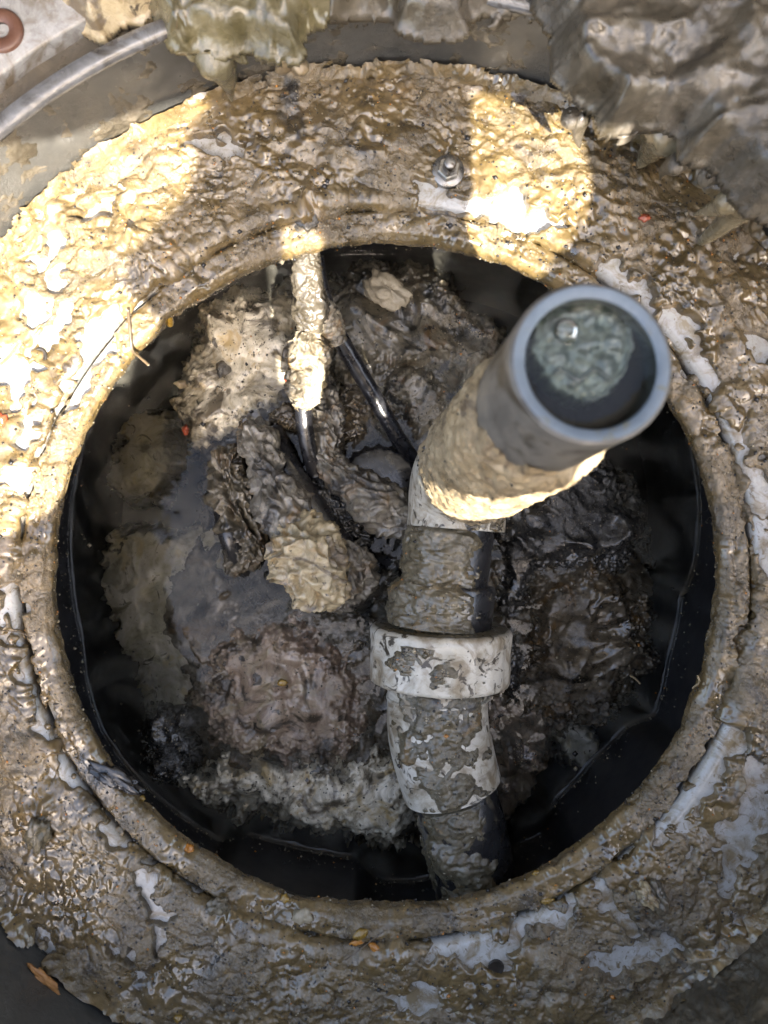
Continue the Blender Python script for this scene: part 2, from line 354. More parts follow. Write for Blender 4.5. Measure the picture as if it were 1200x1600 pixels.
def water_mat(name, tint, dens, murk_col, murk_lo, murk_hi, bump=.05, ior=1.33):
    m = bpy.data.materials.new(name); m.use_nodes = True; nt = m.node_tree; nt.nodes.clear()
    out = N_(nt, 'ShaderNodeOutputMaterial'); geo = N_(nt, 'ShaderNodeNewGeometry'); P = geo.outputs['Position']
    tr = N_(nt, 'ShaderNodeBsdfTransparent'); df = N_(nt, 'ShaderNodeBsdfDiffuse'); df.inputs[0].default_value = (*murk_col, 1)
    n = noise_node(nt, P, 18, 6, .6, 1.5)
    mr = N_(nt, 'ShaderNodeMapRange'); mr.inputs[1].default_value = .42; mr.inputs[2].default_value = .72; mr.inputs[3].default_value = murk_lo; mr.inputs[4].default_value = murk_hi
    nt.links.new(n.outputs[0], mr.inputs[0])
    mx = N_(nt, 'ShaderNodeMixShader'); nt.links.new(mr.outputs[0], mx.inputs[0]); nt.links.new(tr.outputs[0], mx.inputs[1]); nt.links.new(df.outputs[0], mx.inputs[2])
    gl = N_(nt, 'ShaderNodeBsdfGlossy'); gl.inputs['Roughness'].default_value = .03
    nb = noise_node(nt, P, 55, 3, .5, .5)
    bp = N_(nt, 'ShaderNodeBump'); bp.inputs['Strength'].default_value = bump; bp.inputs['Distance'].default_value = .01
    nt.links.new(nb.outputs[0], bp.inputs['Height']); nt.links.new(bp.outputs[0], gl.inputs['Normal'])
    fr = N_(nt, 'ShaderNodeFresnel'); fr.inputs[0].default_value = ior; nt.links.new(bp.outputs[0], fr.inputs['Normal'])
    m2 = N_(nt, 'ShaderNodeMixShader'); nt.links.new(fr.outputs[0], m2.inputs[0]); nt.links.new(mx.outputs[0], m2.inputs[1]); nt.links.new(gl.outputs[0], m2.inputs[2])
    nt.links.new(m2.outputs[0], out.inputs['Surface'])
    va = N_(nt, 'ShaderNodeVolumeAbsorption'); va.inputs[0].default_value = (*tint, 1); va.inputs[1].default_value = dens
    nt.links.new(va.outputs[0], out.inputs['Volume'])
    return m
M['water'] = water_mat('murky_water', (.57, .545, .48), 170, (.125, .12, .10), .06, .55)
M['pipewater'] = water_mat('pipe_water', (.45, .58, .48), 170, (.06, .07, .055), .02, .12, bump=.03)
def clear_mat():
    m = bpy.data.materials.new('clear_film'); m.use_nodes = True; nt = m.node_tree; nt.nodes.clear()
    out = N_(nt, 'ShaderNodeOutputMaterial'); tr = N_(nt, 'ShaderNodeBsdfTransparent'); gl = N_(nt, 'ShaderNodeBsdfGlossy'); gl.inputs['Roughness'].default_value = .04
    fr = N_(nt, 'ShaderNodeFresnel'); fr.inputs[0].default_value = 1.5
    mx = N_(nt, 'ShaderNodeMixShader'); nt.links.new(fr.outputs[0], mx.inputs[0]); nt.links.new(tr.outputs[0], mx.inputs[1]); nt.links.new(gl.outputs[0], mx.inputs[2])
    nt.links.new(mx.outputs[0], out.inputs[0]); return m
M['film'] = clear_mat()

# ------------------------------------------------------------------ the setting: ground, water
CX, CY = 0.001, -0.041
R_IN, R_GR, R_OUT = .2205, .2355, .320
ZW = -.130                                  # water level
TOPZ = .066                                 # riser rim
# soil around the riser, one sheet with a round hole
gv, gf = revolve([(.425, .03), (.46, .04), (.55, .035), (.8, .03), (2, .02), (8, .0), (60, 0)], 160, (CX, CY))
gv[:, 2] += .012 * fbm(gv, 9, 3, 4) * (np.hypot(gv[:, 0], gv[:, 1]) < 6)
link('ground', make_mesh('ground', gv, gf), M['soil'], kind='structure')

# outline of the black basin at water level (photo pixels -> metres)
OUT = [(480, 402), (600, 394), (700, 395), (790, 412), (868, 442), (960, 500), (1040, 590), (1082, 700), (1094, 800), (1086, 880), (1064, 940), (1045, 1030), (1023, 1118),
       (1000, 1128), (980, 1135), (925, 1190), (867, 1252), (858, 1290), (848, 1304), (800, 1326), (740, 1350), (690, 1366), (650, 1376), (600, 1377), (580, 1368), (560, 1340), (520, 1335), (450, 1320), (388, 1303), (362, 1308), (345, 1314), (290, 1280), (240, 1240), (196, 1194), (160, 1142),
       (138, 1075), (128, 1000), (112, 910), (110, 800), (128, 700), (165, 620), (215, 555), (290, 487), (370, 438), (430, 414)]
Po = np.array([at(a, b, ZW)[:2] for a, b in OUT])
ang = np.arctan2(Po[:, 1] - CY, Po[:, 0] - CX); rad = np.hypot(Po[:, 0] - CX, Po[:, 1] - CY)
o_ = np.argsort(ang); ang, rad = ang[o_], rad[o_]
def r_basin(a):
    return np.interp(a, np.r_[ang - 2 * np.pi, ang, ang + 2 * np.pi], np.r_[rad, rad, rad])
NA = 480
A = np.linspace(-np.pi, np.pi, NA, endpoint=False)
RB = r_basin(A); RB = (np.roll(RB, 1) + 2 * RB + np.roll(RB, -1)) / 4
def basin_ring(scale_r, z): return np.stack([CX + (RB + scale_r) * np.cos(A), CY + (RB + scale_r) * np.sin(A), np.full(NA, z)], 1)
# water: closed volume, its edge creeping up the wall
rows = []
for f in np.linspace(.02, .985, 46): rows.append(np.stack([CX + RB * f * np.cos(A), CY + RB * f * np.sin(A), np.full(NA, ZW)], 1))
for off, dz in ((-.0030, .00005), (-.0022, .0003), (-.0016, .0007), (-.0011, .0012), (-.0006, .0019), (-.0002, .0028), (.003, .0030)): rows.append(basin_ring(off, ZW + dz))
rows.append(basin_ring(.003, -.24)); rows.append(np.stack([CX + .002 * np.cos(A), CY + .002 * np.sin(A), np.full(NA, -.24)], 1))
WV = np.vstack(rows); nrow = len(rows)
wz = .0007 * perlin(WV * 60, 2) + .0005 * perlin(WV * 130, 3)
rp = at(268, 735, ZW); dr = np.hypot(WV[:, 0] - rp[0], WV[:, 1] - rp[1]); wz += .0009 * np.sin(dr * 900) * np.exp(-(dr / .022) ** 2)
wz[46 * NA:] = 0; WV[:, 2] += wz
WF = grid_faces(nrow, NA, wrap_v=True)
link('water', make_mesh('water', WV, WF), M['water'], kind='structure')

# ------------------------------------------------------------------ black basin
basin = thing('pump_basin', (CX, CY, -.26), 'black moulded plastic basin with faceted wall below the round opening', 'basin')
rows = [basin_ring(-.02, -.262), basin_ring(-.004, -.25), basin_ring(0, -.20), basin_ring(0, -.13), basin_ring(.0005, -.10), basin_ring(.0012, -.05), basin_ring(.0015, -.03)]
BV = np.vstack(rows); BF = grid_faces(len(rows), NA, wrap_v=True)
link('wall', make_mesh('wall', BV, BF), M['basin'], basin)
bv, bf = revolve([(.0005, -.258), (.1, -.258), (.26, -.258)], 96, (CX, CY)); link('bottom', make_mesh('bottom', bv, bf), M['basin'], basin)
bv, bf = revolve([(.2222, -.020), (.24, -.024), (.30, -.026), (.30, -.034), (.24, -.034), (.2235, -.027)], 256, (CX, CY), closed=True)
link('top_ledge', make_mesh('top_ledge', bv, bf), M['basin'], basin)

# ------------------------------------------------------------------ grey-white access ring
ring = thing('access_ring', (CX, CY, -.02), 'grey white plastic access ring smeared with sludge round the opening', 'ring')
v, f = revolve([(.2205, -.0085), (.2197, -.0105), (.2197, -.0165), (.2210, -.0175), (.2338, -.0175), (.2342, -.015), (.2342, -.0095), (.2332, -.0082)], 320, (CX, CY), closed=True)
link('inner_lip', make_mesh('inner_lip', v, f), M['plastic'], ring)
v, f = revolve([(.2362, -.0215), (.2362, -.006), (.2370, -.0028), (.2390, -.0008), (.2430, 0), (.262, -.0005), (.300, -.0015), (.317, -.002), (.3215, .001), (.3215, -.0215)], 320, (CX, CY), closed=True)
link('flange', make_mesh('flange', v, f), M['plastic'], ring)
def hole(px, py, r=.0046):
    p = at(px, py, 0)
    v, f = axis_revolve([(r * 1.1, -.0004), (r * 1.05, .0006), (r, .0008), (r * .9, .0006), (.0001, .0004)], p + np.array([0, 0, .0004]), (0, 0, 1), 28)
    o = link('screw_hole', make_mesh('screw_hole', v, f), M['dark_hole'], ring)
for p in ((62, 556), (275, 1447), (775, 1511), (905, 505)): hole(*p)

# ------------------------------------------------------------------ grey riser with top rim
riser = thing('tank_riser', (CX, CY, -.02), 'dark grey plastic riser wall with pale bolted rim round the access ring', 'riser')
v, f = revolve([(.3217, -.02), (.3220, .0), (.3232, .03), (.3245, .058), (.3250, TOPZ - .004)], 320, (CX, CY))
v[:, :2] += 0.0006 * np.stack([fbm(v, 40, 2, 1), fbm(v, 40, 2, 8)], 1)
link('wall', make_mesh('wall', v, f), M['riser'], riser)
v, f = revolve([(.3250, TOPZ - .0045), (.3243, TOPZ - .002), (.3255, TOPZ + .0005), (.3285, TOPZ + .0012), (.3335, TOPZ + .0008), (.3350, TOPZ - .001), (.3352, TOPZ - .0105)], 320, (CX, CY))
link('rim_lip', make_mesh('rim_lip', v, f), M['rim_lip'], riser)
v, f = revolve([(.3352, TOPZ - .010), (.3420, TOPZ - .011), (.3500, TOPZ - .010)], 320, (CX, CY)); v[:, 2] += .0015 * fbm(v, 60, 3, 3)
link('gasket_channel', make_mesh('gasket_channel', v, f), M['rim_dirt'], riser)
v, f = revolve([(.3498, TOPZ - .012), (.3502, TOPZ - .001), (.3515, TOPZ + .0005), (.40, TOPZ + .001), (.424, TOPZ), (.426, TOPZ - .002), (.426, .02)], 320, (CX, CY))
tf = link('top_flange', make_mesh('top_flange', v, f), M['rim_flange'], riser)
bp_ = at(2, 47, TOPZ + .002)
v, f = axis_revolve([(.0118, -.004), (.0118, .0004), (.0105, .0012), (.0048, .001), (.0042, .0002)], bp_, (0, 0, 1), 40)
link('copper_insert', make_mesh('copper_insert', v, f), M['copper'], tf)
v, f = axis_revolve([(.0043, .0003), (.004, -.003), (.0001, -.003)], bp_, (0, 0, 1), 32)
link('bolt_hole', make_mesh('bolt_hole', v, f), M['dark_hole'], tf)

# ------------------------------------------------------------------ sludge smeared over the ring
NT, NR = 1900, 215
prof = []
def seg(p, q, n, last=False):
    for k in range(n): prof.append((p[0] + (q[0] - p[0]) * k / n, p[1] + (q[1] - p[1]) * k / n))
seg((.2202, -.0160), (.2198, -.0100), 8); seg((.2198, -.0100), (.2210, -.0082), 4); seg((.2210, -.0082), (.2340, -.0082), 25)
seg((.2340, -.0082), (.2358, -.0085), 4); seg((.2358, -.0085), (.2372, -.0028), 8); seg((.2372, -.0028), (.2405, -.0004), 7); seg((.2405, -.0004), (.3185, -.0014), 132); seg((.3185, -.0014), (.3214, .0150), 15)
prof = np.array(prof); NR = len(prof)
pt = np.gradient(prof, axis=0)
for _ in range(3): pt = (np.roll(pt, 1, 0) + pt + np.roll(pt, -1, 0)) / 3; pt[0], pt[-1] = pt[1], pt[-2]
pn = np.stack([-pt[:, 1], pt[:, 0]], 1); pn /= np.linalg.norm(pn, axis=1)[:, None]
th = np.linspace(0, 2 * np.pi, NT, endpoint=False)
base = np.stack([CX + prof[:, None, 0] * np.cos(th), CY + prof[:, None, 0] * np.sin(th), np.repeat(prof[:, 1:2], NT, 1)], -1).reshape(-1, 3)
nrm = np.stack([pn[:, None, 0] * np.cos(th), pn[:, None, 0] * np.sin(th), np.repeat(pn[:, 1:2], NT, 1)], -1).reshape(-1, 3)
rr = np.repeat(prof[:, 0], NT); aa = np.tile(th, NR)
PX = 600 + base[:, 0] * F_PX / (CAM_H - base[:, 2]); PY = 800 - base[:, 1] * F_PX / (CAM_H - base[:, 2])
W = warp(base, 28, .010, 2)
k0 = .2 + .8 * sstep(-.12, .18, fbm(base, 20, 2, 89))
t = .0032 + .0048 * fbm(W, 18, 3, 1) + k0 * .0034 * fbm(W, 58, 3, 11)
k1 = sstep(-.12, .25, fbm(base, 16, 2, 91)); k2 = sstep(-.15, .2, fbm(base, 24, 2, 95)); k3 = sstep(-.2, .2, fbm(base, 30, 2, 97))
Wq = warp(base, 70, .006, 3)
t += k1 * .0050 * (np.sqrt(np.maximum(0, .55 - worley(Wq, 58, 4) ** 2)) - .35)
t += (.10 + .90 * k2) * .0024 * (np.sqrt(np.maximum(0, .5 - worley(warp(base, 120, .003, 6), 150, 2) ** 2)) - .3)
t += (.12 + .88 * k3) * .0012 * fbm(base, 260, 3, 31) + (1 - k1) * .0018 * (ridged(W, 120, 2, 41) - .6)
# bare patches: (px, py, half length, half width, angle in photo, depth)
BARE = [(98, 500, 40, 14, -55, .8), (45, 670, 34, 12, -75, .8), (70, 392, 40, 12, -35, .7), (150, 330, 36, 10, -25, .6), (152, 545, 55, 20, -62, 1), (122, 610, 30, 16, -60, 1), (30, 590, 34, 24, -70, .9), (18, 752, 20, 14, 0, 1), (60, 480, 22, 14, -40, .7), (90, 425, 26, 12, -20, .5),
        (236, 1402, 36, 12, 70, 1.1), (262, 1432, 24, 11, 10, 1), (252, 1470, 20, 8, 70, .8), (192, 1482, 28, 8, 45, .9), (180, 1300, 32, 13, 42, .9), (108, 1195, 34, 10, 60, .8), (62, 1098, 48, 11, 65, .95),
        (36, 1030, 36, 12, 55, .95), (14, 950, 36, 20, 90, 1), (245, 1352, 18, 8, 40, .8), (735, 1478, 66, 20, -12, 1.15), (845, 1440, 56, 13, -24, 1.05), (775, 1508, 26, 18, 0, .95), (702, 1497, 22, 14, 0, 1),
        (1120, 1185, 60, 19, -58, 1.15), (1085, 1245, 48, 17, -52, 1.1), (1035, 1305, 26, 11, -50, .9), (1165, 1285, 60, 26, -65, 1.05), (1180, 1210, 30, 18, -60, .9), (1140, 1370, 26, 22, -40, .8), (952, 1402, 28, 13, 50, .9), (985, 1440, 26, 12, 40, .8),
        (990, 1490, 60, 22, -10, .75), (750, 322, 78, 17, 10, 1.15), (800, 328, 32, 22, 10, 1), (680, 300, 30, 10, 8, .7), (985, 442, 50, 14, 35, 1.05), (1060, 512, 34, 15, 55, 1.1), (1095, 570, 44, 16, 50, 1.05), (1185, 545, 26, 16, -10, .9),
        (1190, 762, 34, 18, 75, .9), (1130, 655, 44, 9, 65, .9), (1160, 730, 40, 10, 75, .9), (1195, 860, 50, 12, 85, .8), (1160, 1010, 60, 8, -80, .4), (640, 1560, 40, 14, 0, .45), (330, 235, 40, 14, -10, .7), (855, 340, 34, 10, 25, .8), (1080, 1560, 44, 12, -25, .8), (370, 240, 30, 16, 0, .5)]
bare = np.zeros(len(t), np.float32)
ex = 26 * perlin(base * 60, 51) + 12 * perlin(base * 170, 52)
ey = 26 * perlin(base * 60, 53) + 12 * perlin(base * 170, 54)
for (bx, by, la, lb, an, dep) in BARE:
    c, s = math.cos(math.radians(an)), math.sin(math.radians(an))
    dx, dy = PX + ex - bx, PY + ey - by
    q = np.sqrt(((dx * c + dy * s) / la) ** 2 + ((-dx * s + dy * c) / lb) ** 2)
    bare = np.maximum(bare, dep * (1 - sstep(.7, 1.35, q)))
LUMPS = [(228, 375, 17, 12), (230, 395, 26, 6), (690, 347, 17, 8), (480, 330, 20, 10), (482, 362, 24, 6), (1005, 1395, 22, 8), (600, 1445, 50, 5), (560, 1440, 26, 5), (640, 1425, 24, 5), (75, 1275, 28, 7), (85, 1255, 16, 5), (120, 1045, 22, 5), (930, 1120, 20, 4), (1000, 720, 20, 4),
         (1150, 1460, 36, 7), (1115, 1480, 30, 6), (980, 1520, 34, 6), (210, 1480, 34, 5), (250, 1345, 26, 5), (300, 590, 10, 3), (160, 390, 30, 6), (100, 330, 44, 6), (1090, 900, 24, 4), (1105, 960, 22, 4), (1080, 1090, 30, 4), (1130, 1010, 40, 6), (150, 880, 20, 4), (60, 870, 30, 5), (40, 1180, 50, 6),
         (400, 1500, 60, 5), (480, 1560, 60, 5), (880, 1530, 50, 6), (1050, 420, 60, 6), (1120, 480, 50, 6), (960, 330, 60, 6), (430, 210, 70, 5), (560, 230, 70, 5), (850, 240, 90, 5), (1160, 940, 30, 7), (1185, 1100, 40, 6), (180, 1230, 26, 5)]
for (bx, by, s, h) in LUMPS:
    q = ((PX + ex * .5 - bx) ** 2 + (PY + ey * .5 - by) ** 2) / s ** 2
    t = t + h * .001 * np.exp(-q) * (.75 + .5 * perlin(base * 140, 61))
t = t - bare * .0115 - .0005
grv = np.exp(-((rr - R_GR) / .0022) ** 2)
t = t * (1 - .75 * grv * sstep(-.12, .12, fbm(base, 20, 3, 71))) - .0012 * grv * sstep(-.12, .12, fbm(base, 20, 3, 71))
t = np.where(rr < .2212, t * .45 + .0004 + .0012 * fbm(base, 90, 3, 81), t)
onlip = (rr >= .2212) & (rr < .2345); t = np.where(onlip, t * .85 + .0004, t)
t = np.where(rr > .3186, t * .8 - (base[:, 2] + .0014) * .22 + .0006, t)
t = t + .0014 * sstep(0, .0012, t); t = np.clip(t, -.002, .022)
SV = base + nrm * t[:, None]
SF = grid_faces(NR, NT, wrap_v=True)
keep = (t[SF].max(1) > 0) & (np.abs(PX[SF[:, 0]] - 600) < 760) & (PY[SF[:, 0]] < 1760)
link('sludge_coating', make_mesh('sludge_coating', SV, SF[keep]), M['sludge'], label='wet brown sludge smeared thickly over the whole access ring', cat='sludge', kind='stuff')
S_ok = np.where((t > .002) & (np.abs(PX - 600) < 620) & (PY > -20) & (PY < 1620))[0]
def sludge_top(px, py):
    """point of the sludge surface nearest to a photo pixel"""
    k = np.argmin((PX - px) ** 2 + (PY - py) ** 2); p = base[k] + nrm[k] * max(t[k], 0); return p, nrm[k]

# ------------------------------------------------------------------ floating clumps
GRIT = []
def clump(name, px, zpx, H, wid, mat, label, step=.00095, seed=1, rough=.010, fscale=55, style='fold', aniso=None, deep=.02, depth0=0., pert=.009, fine=.0012, hole=None):
    P = smooth_poly(px, zpx); m = .012
    x0, y0 = P.min(0) - m; x1, y1 = P.max(0) + m
    nx, ny = int((x1 - x0) / step) + 2, int((y1 - y0) / step) + 2
    X, Y = np.meshgrid(np.linspace(x0, x1, nx), np.linspace(y0, y1, ny), indexing='ij')
    Q = np.stack([X.ravel(), Y.ravel(), np.full(X.size, seed * .37)], 1)
    sd = poly_sd(Q[:, 0], Q[:, 1], P) + pert * 2.2 * fbm(Q, 42, 4, seed + 60, .6) + pert * .5 * fbm(Q, 260, 2, seed + 66)
    up = sstep(-.004, wid, sd)
    if aniso:
        c, s = math.cos(math.radians(aniso[0])), math.sin(math.radians(aniso[0])); k = aniso[1]
        Qa = np.stack([(Q[:, 0] * c + Q[:, 1] * s), (-Q[:, 0] * s + Q[:, 1] * c) * k, Q[:, 2]], 1)
    else: Qa = Q
    Wp = warp(warp(Qa, fscale * .45, .35 / fscale, seed), fscale * 1.4, .12 / fscale, seed + 2)
    km = sstep(-.15, .2, fbm(Q, 34, 2, seed + 71))
    if style == 'fold': n = .6 * (ridged(Wp, fscale * .55, 2, seed + 20, .35) - .62) + .55 * fbm(Wp, fscale * .7, 2, seed + 25) + .16 * km * (ridged(Wp, fscale * 1.7, 2, seed + 28) - .62)
    elif style == 'puff': n = .9 * (billow(Wp, fscale * .6, 2, seed + 20, .38) - .28) + .55 * fbm(Wp, fscale * .7, 2, seed + 25) + .18 * km * (billow(Wp, fscale * 2.2, 2, seed + 28) - .28)
    else: n = fbm(Wp, fscale, 4, seed + 20, .5)
    big = fbm(Q, 26, 2, seed + 33)
    z = ZW - depth0 + H * .62 * up * (1 + .9 * big) + rough * n * (.3 + .7 * up) + fine * km * fbm(Wp, fscale * 3.5, 2, seed + 40)
    if hole is not None:
        hc = at(hole[0], hole[1], ZW); z -= .03 * (1 - sstep(.75, 1.1, np.hypot((Q[:, 0] - hc[0]) / hole[2], (Q[:, 1] - hc[1]) / hole[3]) + .3 * fbm(Q, 50, 2, seed + 77)))
    z -= deep * sstep(0, .012, -sd) + .004 * (1 - up)
    V = np.stack([Q[:, 0], Q[:, 1], z], 1); F = grid_faces(nx, ny)
    F = F[(sd[F] > -.012).all(1)]
    gk = np.where((sd > .001) & (z > ZW + .0005))[0]
    if len(gk): GRIT.append(V[rng.choice(gk, min(len(gk), 210), replace=False)])
    b = P.mean(0)
    return link(name, make_mesh(name, V, F), M[mat], base=(b[0], b[1], ZW), label=label, cat='scum clump', group='clumps floating in the basin')

mat_o = clump('floating_scum', [(330, 500), (430, 450), (560, 430), (690, 450), (720, 560), (690, 690), (800, 760), (940, 750), (1010, 850), (1010, 1000), (960, 1090), (860, 1120), (800, 1200), (740, 1280), (640, 1310), (480, 1270), (330, 1230), (290, 1100), (250, 960), (300, 860), (320, 740), (300, 620)], -.13, .0005, .03, 'brownscum',
      'thin grey brown scum film spread between the floating clumps', seed=51, rough=.016, fscale=30, style='fbm', deep=.03, depth0=.004, step=.0013, hole=(505, 840, .092, .082))
mat_o['kind'] = 'stuff'; del mat_o['group']; mat_o['category'] = 'scum'
clump('scum_clump', [(330, 465), (390, 450), (440, 455), (465, 520), (470, 600), (440, 640), (395, 660), (330, 690), (295, 680), (280, 600), (300, 540)], -.125, .010, .02, 'palescum', 'pale cream scum clump beside the cable near the upper left water edge', seed=3, rough=.015, fscale=38, style='puff', deep=.03, depth0=.003)
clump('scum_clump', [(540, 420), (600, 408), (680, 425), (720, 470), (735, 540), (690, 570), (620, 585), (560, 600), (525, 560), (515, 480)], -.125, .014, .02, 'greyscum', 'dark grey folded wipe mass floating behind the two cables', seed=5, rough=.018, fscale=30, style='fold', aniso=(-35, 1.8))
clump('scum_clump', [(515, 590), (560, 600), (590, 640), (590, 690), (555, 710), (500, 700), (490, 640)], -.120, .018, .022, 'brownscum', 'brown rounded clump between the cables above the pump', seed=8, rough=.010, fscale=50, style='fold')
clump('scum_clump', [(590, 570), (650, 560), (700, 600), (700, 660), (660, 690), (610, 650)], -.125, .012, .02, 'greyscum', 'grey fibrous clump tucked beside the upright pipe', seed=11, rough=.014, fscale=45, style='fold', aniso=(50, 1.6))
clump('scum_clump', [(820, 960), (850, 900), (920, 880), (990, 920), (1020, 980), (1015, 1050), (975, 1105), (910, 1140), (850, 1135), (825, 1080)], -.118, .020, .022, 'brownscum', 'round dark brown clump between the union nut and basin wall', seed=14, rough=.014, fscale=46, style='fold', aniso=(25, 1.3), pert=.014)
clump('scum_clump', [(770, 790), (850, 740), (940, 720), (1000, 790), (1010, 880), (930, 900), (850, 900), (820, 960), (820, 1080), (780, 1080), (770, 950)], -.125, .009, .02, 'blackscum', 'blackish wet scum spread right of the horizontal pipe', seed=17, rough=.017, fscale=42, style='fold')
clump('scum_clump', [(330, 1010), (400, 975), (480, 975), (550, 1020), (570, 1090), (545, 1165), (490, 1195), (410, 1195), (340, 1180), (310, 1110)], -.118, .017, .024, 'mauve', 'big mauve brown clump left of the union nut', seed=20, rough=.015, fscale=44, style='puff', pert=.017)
clump('scum_clump', [(300, 1215), (360, 1190), (450, 1200), (560, 1190), (630, 1200), (650, 1290), (620, 1335), (560, 1320), (480, 1300), (390, 1280), (310, 1260)], -.125, .007, .018, 'palescum', 'long pale brown scum strip along the front of the basin', seed=23, rough=.014, fscale=48, style='puff', deep=.03, pert=.015)
clump('scum_clump', [(160, 860), (200, 835), (260, 850), (320, 820), (345, 900), (350, 980), (310, 1040), (300, 1110), (225, 1115), (205, 1040), (170, 960)], -.13, -.001, .03, 'murk', 'pale cloudy scum drifting just under the water at left', seed=26, rough=.012, fscale=30, style='puff', deep=.04, depth0=.0075)
clump('scum_clump', [(180, 670), (230, 640), (250, 670), (240, 740), (200, 770), (165, 760)], -.13, -.002, .02, 'murk', 'small faint scum cloud under the water at far left', seed=29, rough=.010, fscale=40, style='puff', deep=.04, depth0=.013)
clump('scum_clump', [(225, 1120), (270, 1110), (300, 1130), (300, 1200), (270, 1225), (230, 1200)], -.125, .006, .012, 'blackscum', 'small black clump with white flecks at lower left', seed=32, rough=.010, fscale=70, style='fold')
clump('scum_clump', [(745, 1110), (800, 1090), (850, 1110), (860, 1180), (830, 1220), (800, 1290), (760, 1270)], -.128, .004, .015, 'mauve', 'dull brown clump right of the white elbow', seed=35, rough=.012, fscale=50, style='puff', depth0=.003)
clump('scum_clump', [(870, 1150), (900, 1140), (940, 1165), (935, 1190), (900, 1200)], -.13, .0, .01, 'murk', 'small pale sunken tuft below the round brown clump', seed=38, rough=.010, fscale=60, style='puff', depth0=.005, deep=.04)
clump('scum_clump', [(380, 940), (440, 955), (520, 965), (575, 985), (560, 1020), (470, 990), (400, 985), (350, 1000), (330, 960)], -.128, .003, .012, 'brownscum', 'thin brown scum ridge just below the pump', seed=41, rough=.008, fscale=60, style='fold', depth0=.002)
clump('scum_clump', [(690, 480), (740, 490), (780, 520), (760, 560), (710, 560)], -.128, .003, .014, 'greyscum', 'small dull grey clump left of the pipe mouth', seed=44, rough=.009, fscale=60, style='fold')

# ------------------------------------------------------------------ pump
pc = at(500, 830, -.12)
pump = thing('sewage_pump', (pc[0], pc[1], -.25), 'black sewage pump mostly hidden under wrapped rags and water', 'pump')
v, f = axis_revolve([(.078, -.13), (.080, -.02), (.077, -.012), (.074, -.004), (.066, 0), (.064, -.002), (.052, .001), (.05, -.001), (.038, .002), (.036, 0), (.02, .003), (.0005, .003)], pc + np.array([0, 0, -.020]), (0, 0, 1), 96)
link('body', make_mesh('body', v, f), M['rubber'], pump)
cc = at(592, 762, -.118)
ribs = []
n = 60; a = np.linspace(0, 2 * np.pi, n, endpoint=False)
for r0, z0, rip in ((.034, -.03, 0), (.034, -.002, .0016), (.032, .004, .0016), (.029, .006, 0), (.018, .0065, 0), (.0005, .007, 0)):
    r_ = r0 + rip * np.cos(a * 20); ribs.append(np.stack([cc[0] + r_ * np.cos(a), cc[1] + r_ * np.sin(a), np.full(n, cc[2] + z0)], 1))
link('ribbed_cap', make_mesh('ribbed_cap', np.vstack(ribs), grid_faces(6, n, wrap_v=True)), M['rubber'], pump)
v, f = tube([at(425, 675, -.115), at(455, 740, -.100), at(500, 810, -.092), at(548, 872, -.096), at(575, 905, -.12)], [.009, .0105, .011, .0105, .009], 60, 24)
link('handle', make_mesh('handle', v, f), M['black_pipe'], pump)
v, f = tube([at(352, 740, -.135), at(350, 800, -.112), at(362, 850, -.108), at(385, 895, -.140), at(405, 930, -.18)], [.008] * 5, 50, 20)
link('bracket', make_mesh('bracket', v, f), M['black_pipe'], pump)

def rag(name, pts, radii, mat, label, nl=150, ns=120, amp=.006, fs=70, seed=1, cat='rag', group=None, twist=.6, parent=None, fine=.0008):
    P = [at(*p) for p in pts]
    def disp(V, u, a, R):
        L = np.stack([V[:, 0], V[:, 1], V[:, 2]], 1)
        Wp = warp(L, fs * .5, .4 / fs, seed)
        k = np.minimum(1, R / .012)
        # folds that run slantwise round the bundle
        ph = np.stack([np.cos(a) * 1.1, np.sin(a) * 1.1, u * 6 + twist * a], 1)
        wr = ridged(ph + .7 * np.stack([perlin(ph * 1.3, seed), perlin(ph * 1.3, seed + 1), perlin(ph * 1.3, seed + 2)], 1), 1.15, 2, seed + 4, .30) - .62
        return k * (amp * fbm(Wp, fs * .55, 3, seed + 7) * 1.6 + amp * 1.5 * wr + amp * .35 * fbm(Wp, fs * 1.8, 2, seed + 9)) + fine * fbm(Wp, fs * 5, 2, seed + 12)
    v, f = tube(P, radii, nl, ns, disp)
    m = make_mesh(name, v, f)
    if parent is not None: return link(name, m, M[mat], parent)
    c = np.mean(v, 0); return link(name, m, M[mat], base=(c[0], c[1], v[:, 2].min()), label=label, cat=cat, group=group)

G = 'rags wrapped round the pump'
rag('wrapped_rag', [(392, 668, -.112), (402, 690, -.100), (420, 735, -.094), (442, 785, -.086), (462, 825, -.082), (478, 855, -.084)], [.008, .0145, .0155, .019, .019, .015], 'greyrag', 'grey brown rag wound along the sloping pump handle', amp=.006, seed=2, group=G)
rag('wrapped_rag', [(455, 838, -.088), (470, 852, -.072), (486, 880, -.064), (495, 912, -.068), (500, 938, -.085)], [.010, .0235, .0255, .021, .009], 'tanrag', 'pale tan knotted rag bundle at the front end of the pump', amp=.0065, fs=80, seed=31, group=G)
rag('wrapped_rag', [(498, 690, -.108), (515, 722, -.098), (548, 752, -.090), (588, 785, -.086), (625, 812, -.084), (656, 828, -.086)], [.005, .009, .016, .0205, .015, .007], 'greyrag', 'grey cone of rag pointing at the horizontal pipe', amp=.0048, seed=4, group=G)
rag('wrapped_rag', [(372, 702, -.125), (352, 740, -.112), (372, 800, -.108), (392, 850, -.112), (362, 892, -.122)], [.008, .012, .014, .013, .007], 'greyscum', 'dark grey torn rag at the left side of the pump', amp=.009, fs=90, seed=6, group=G)
rag('wrapped_rag', [(530, 845, -.105), (548, 880, -.092), (545, 915, -.096), (520, 940, -.115)], [.010, .018, .017, .008], 'greyrag', 'dull grey rag fold just right of the tan bundle', amp=.006, seed=7, group=G)
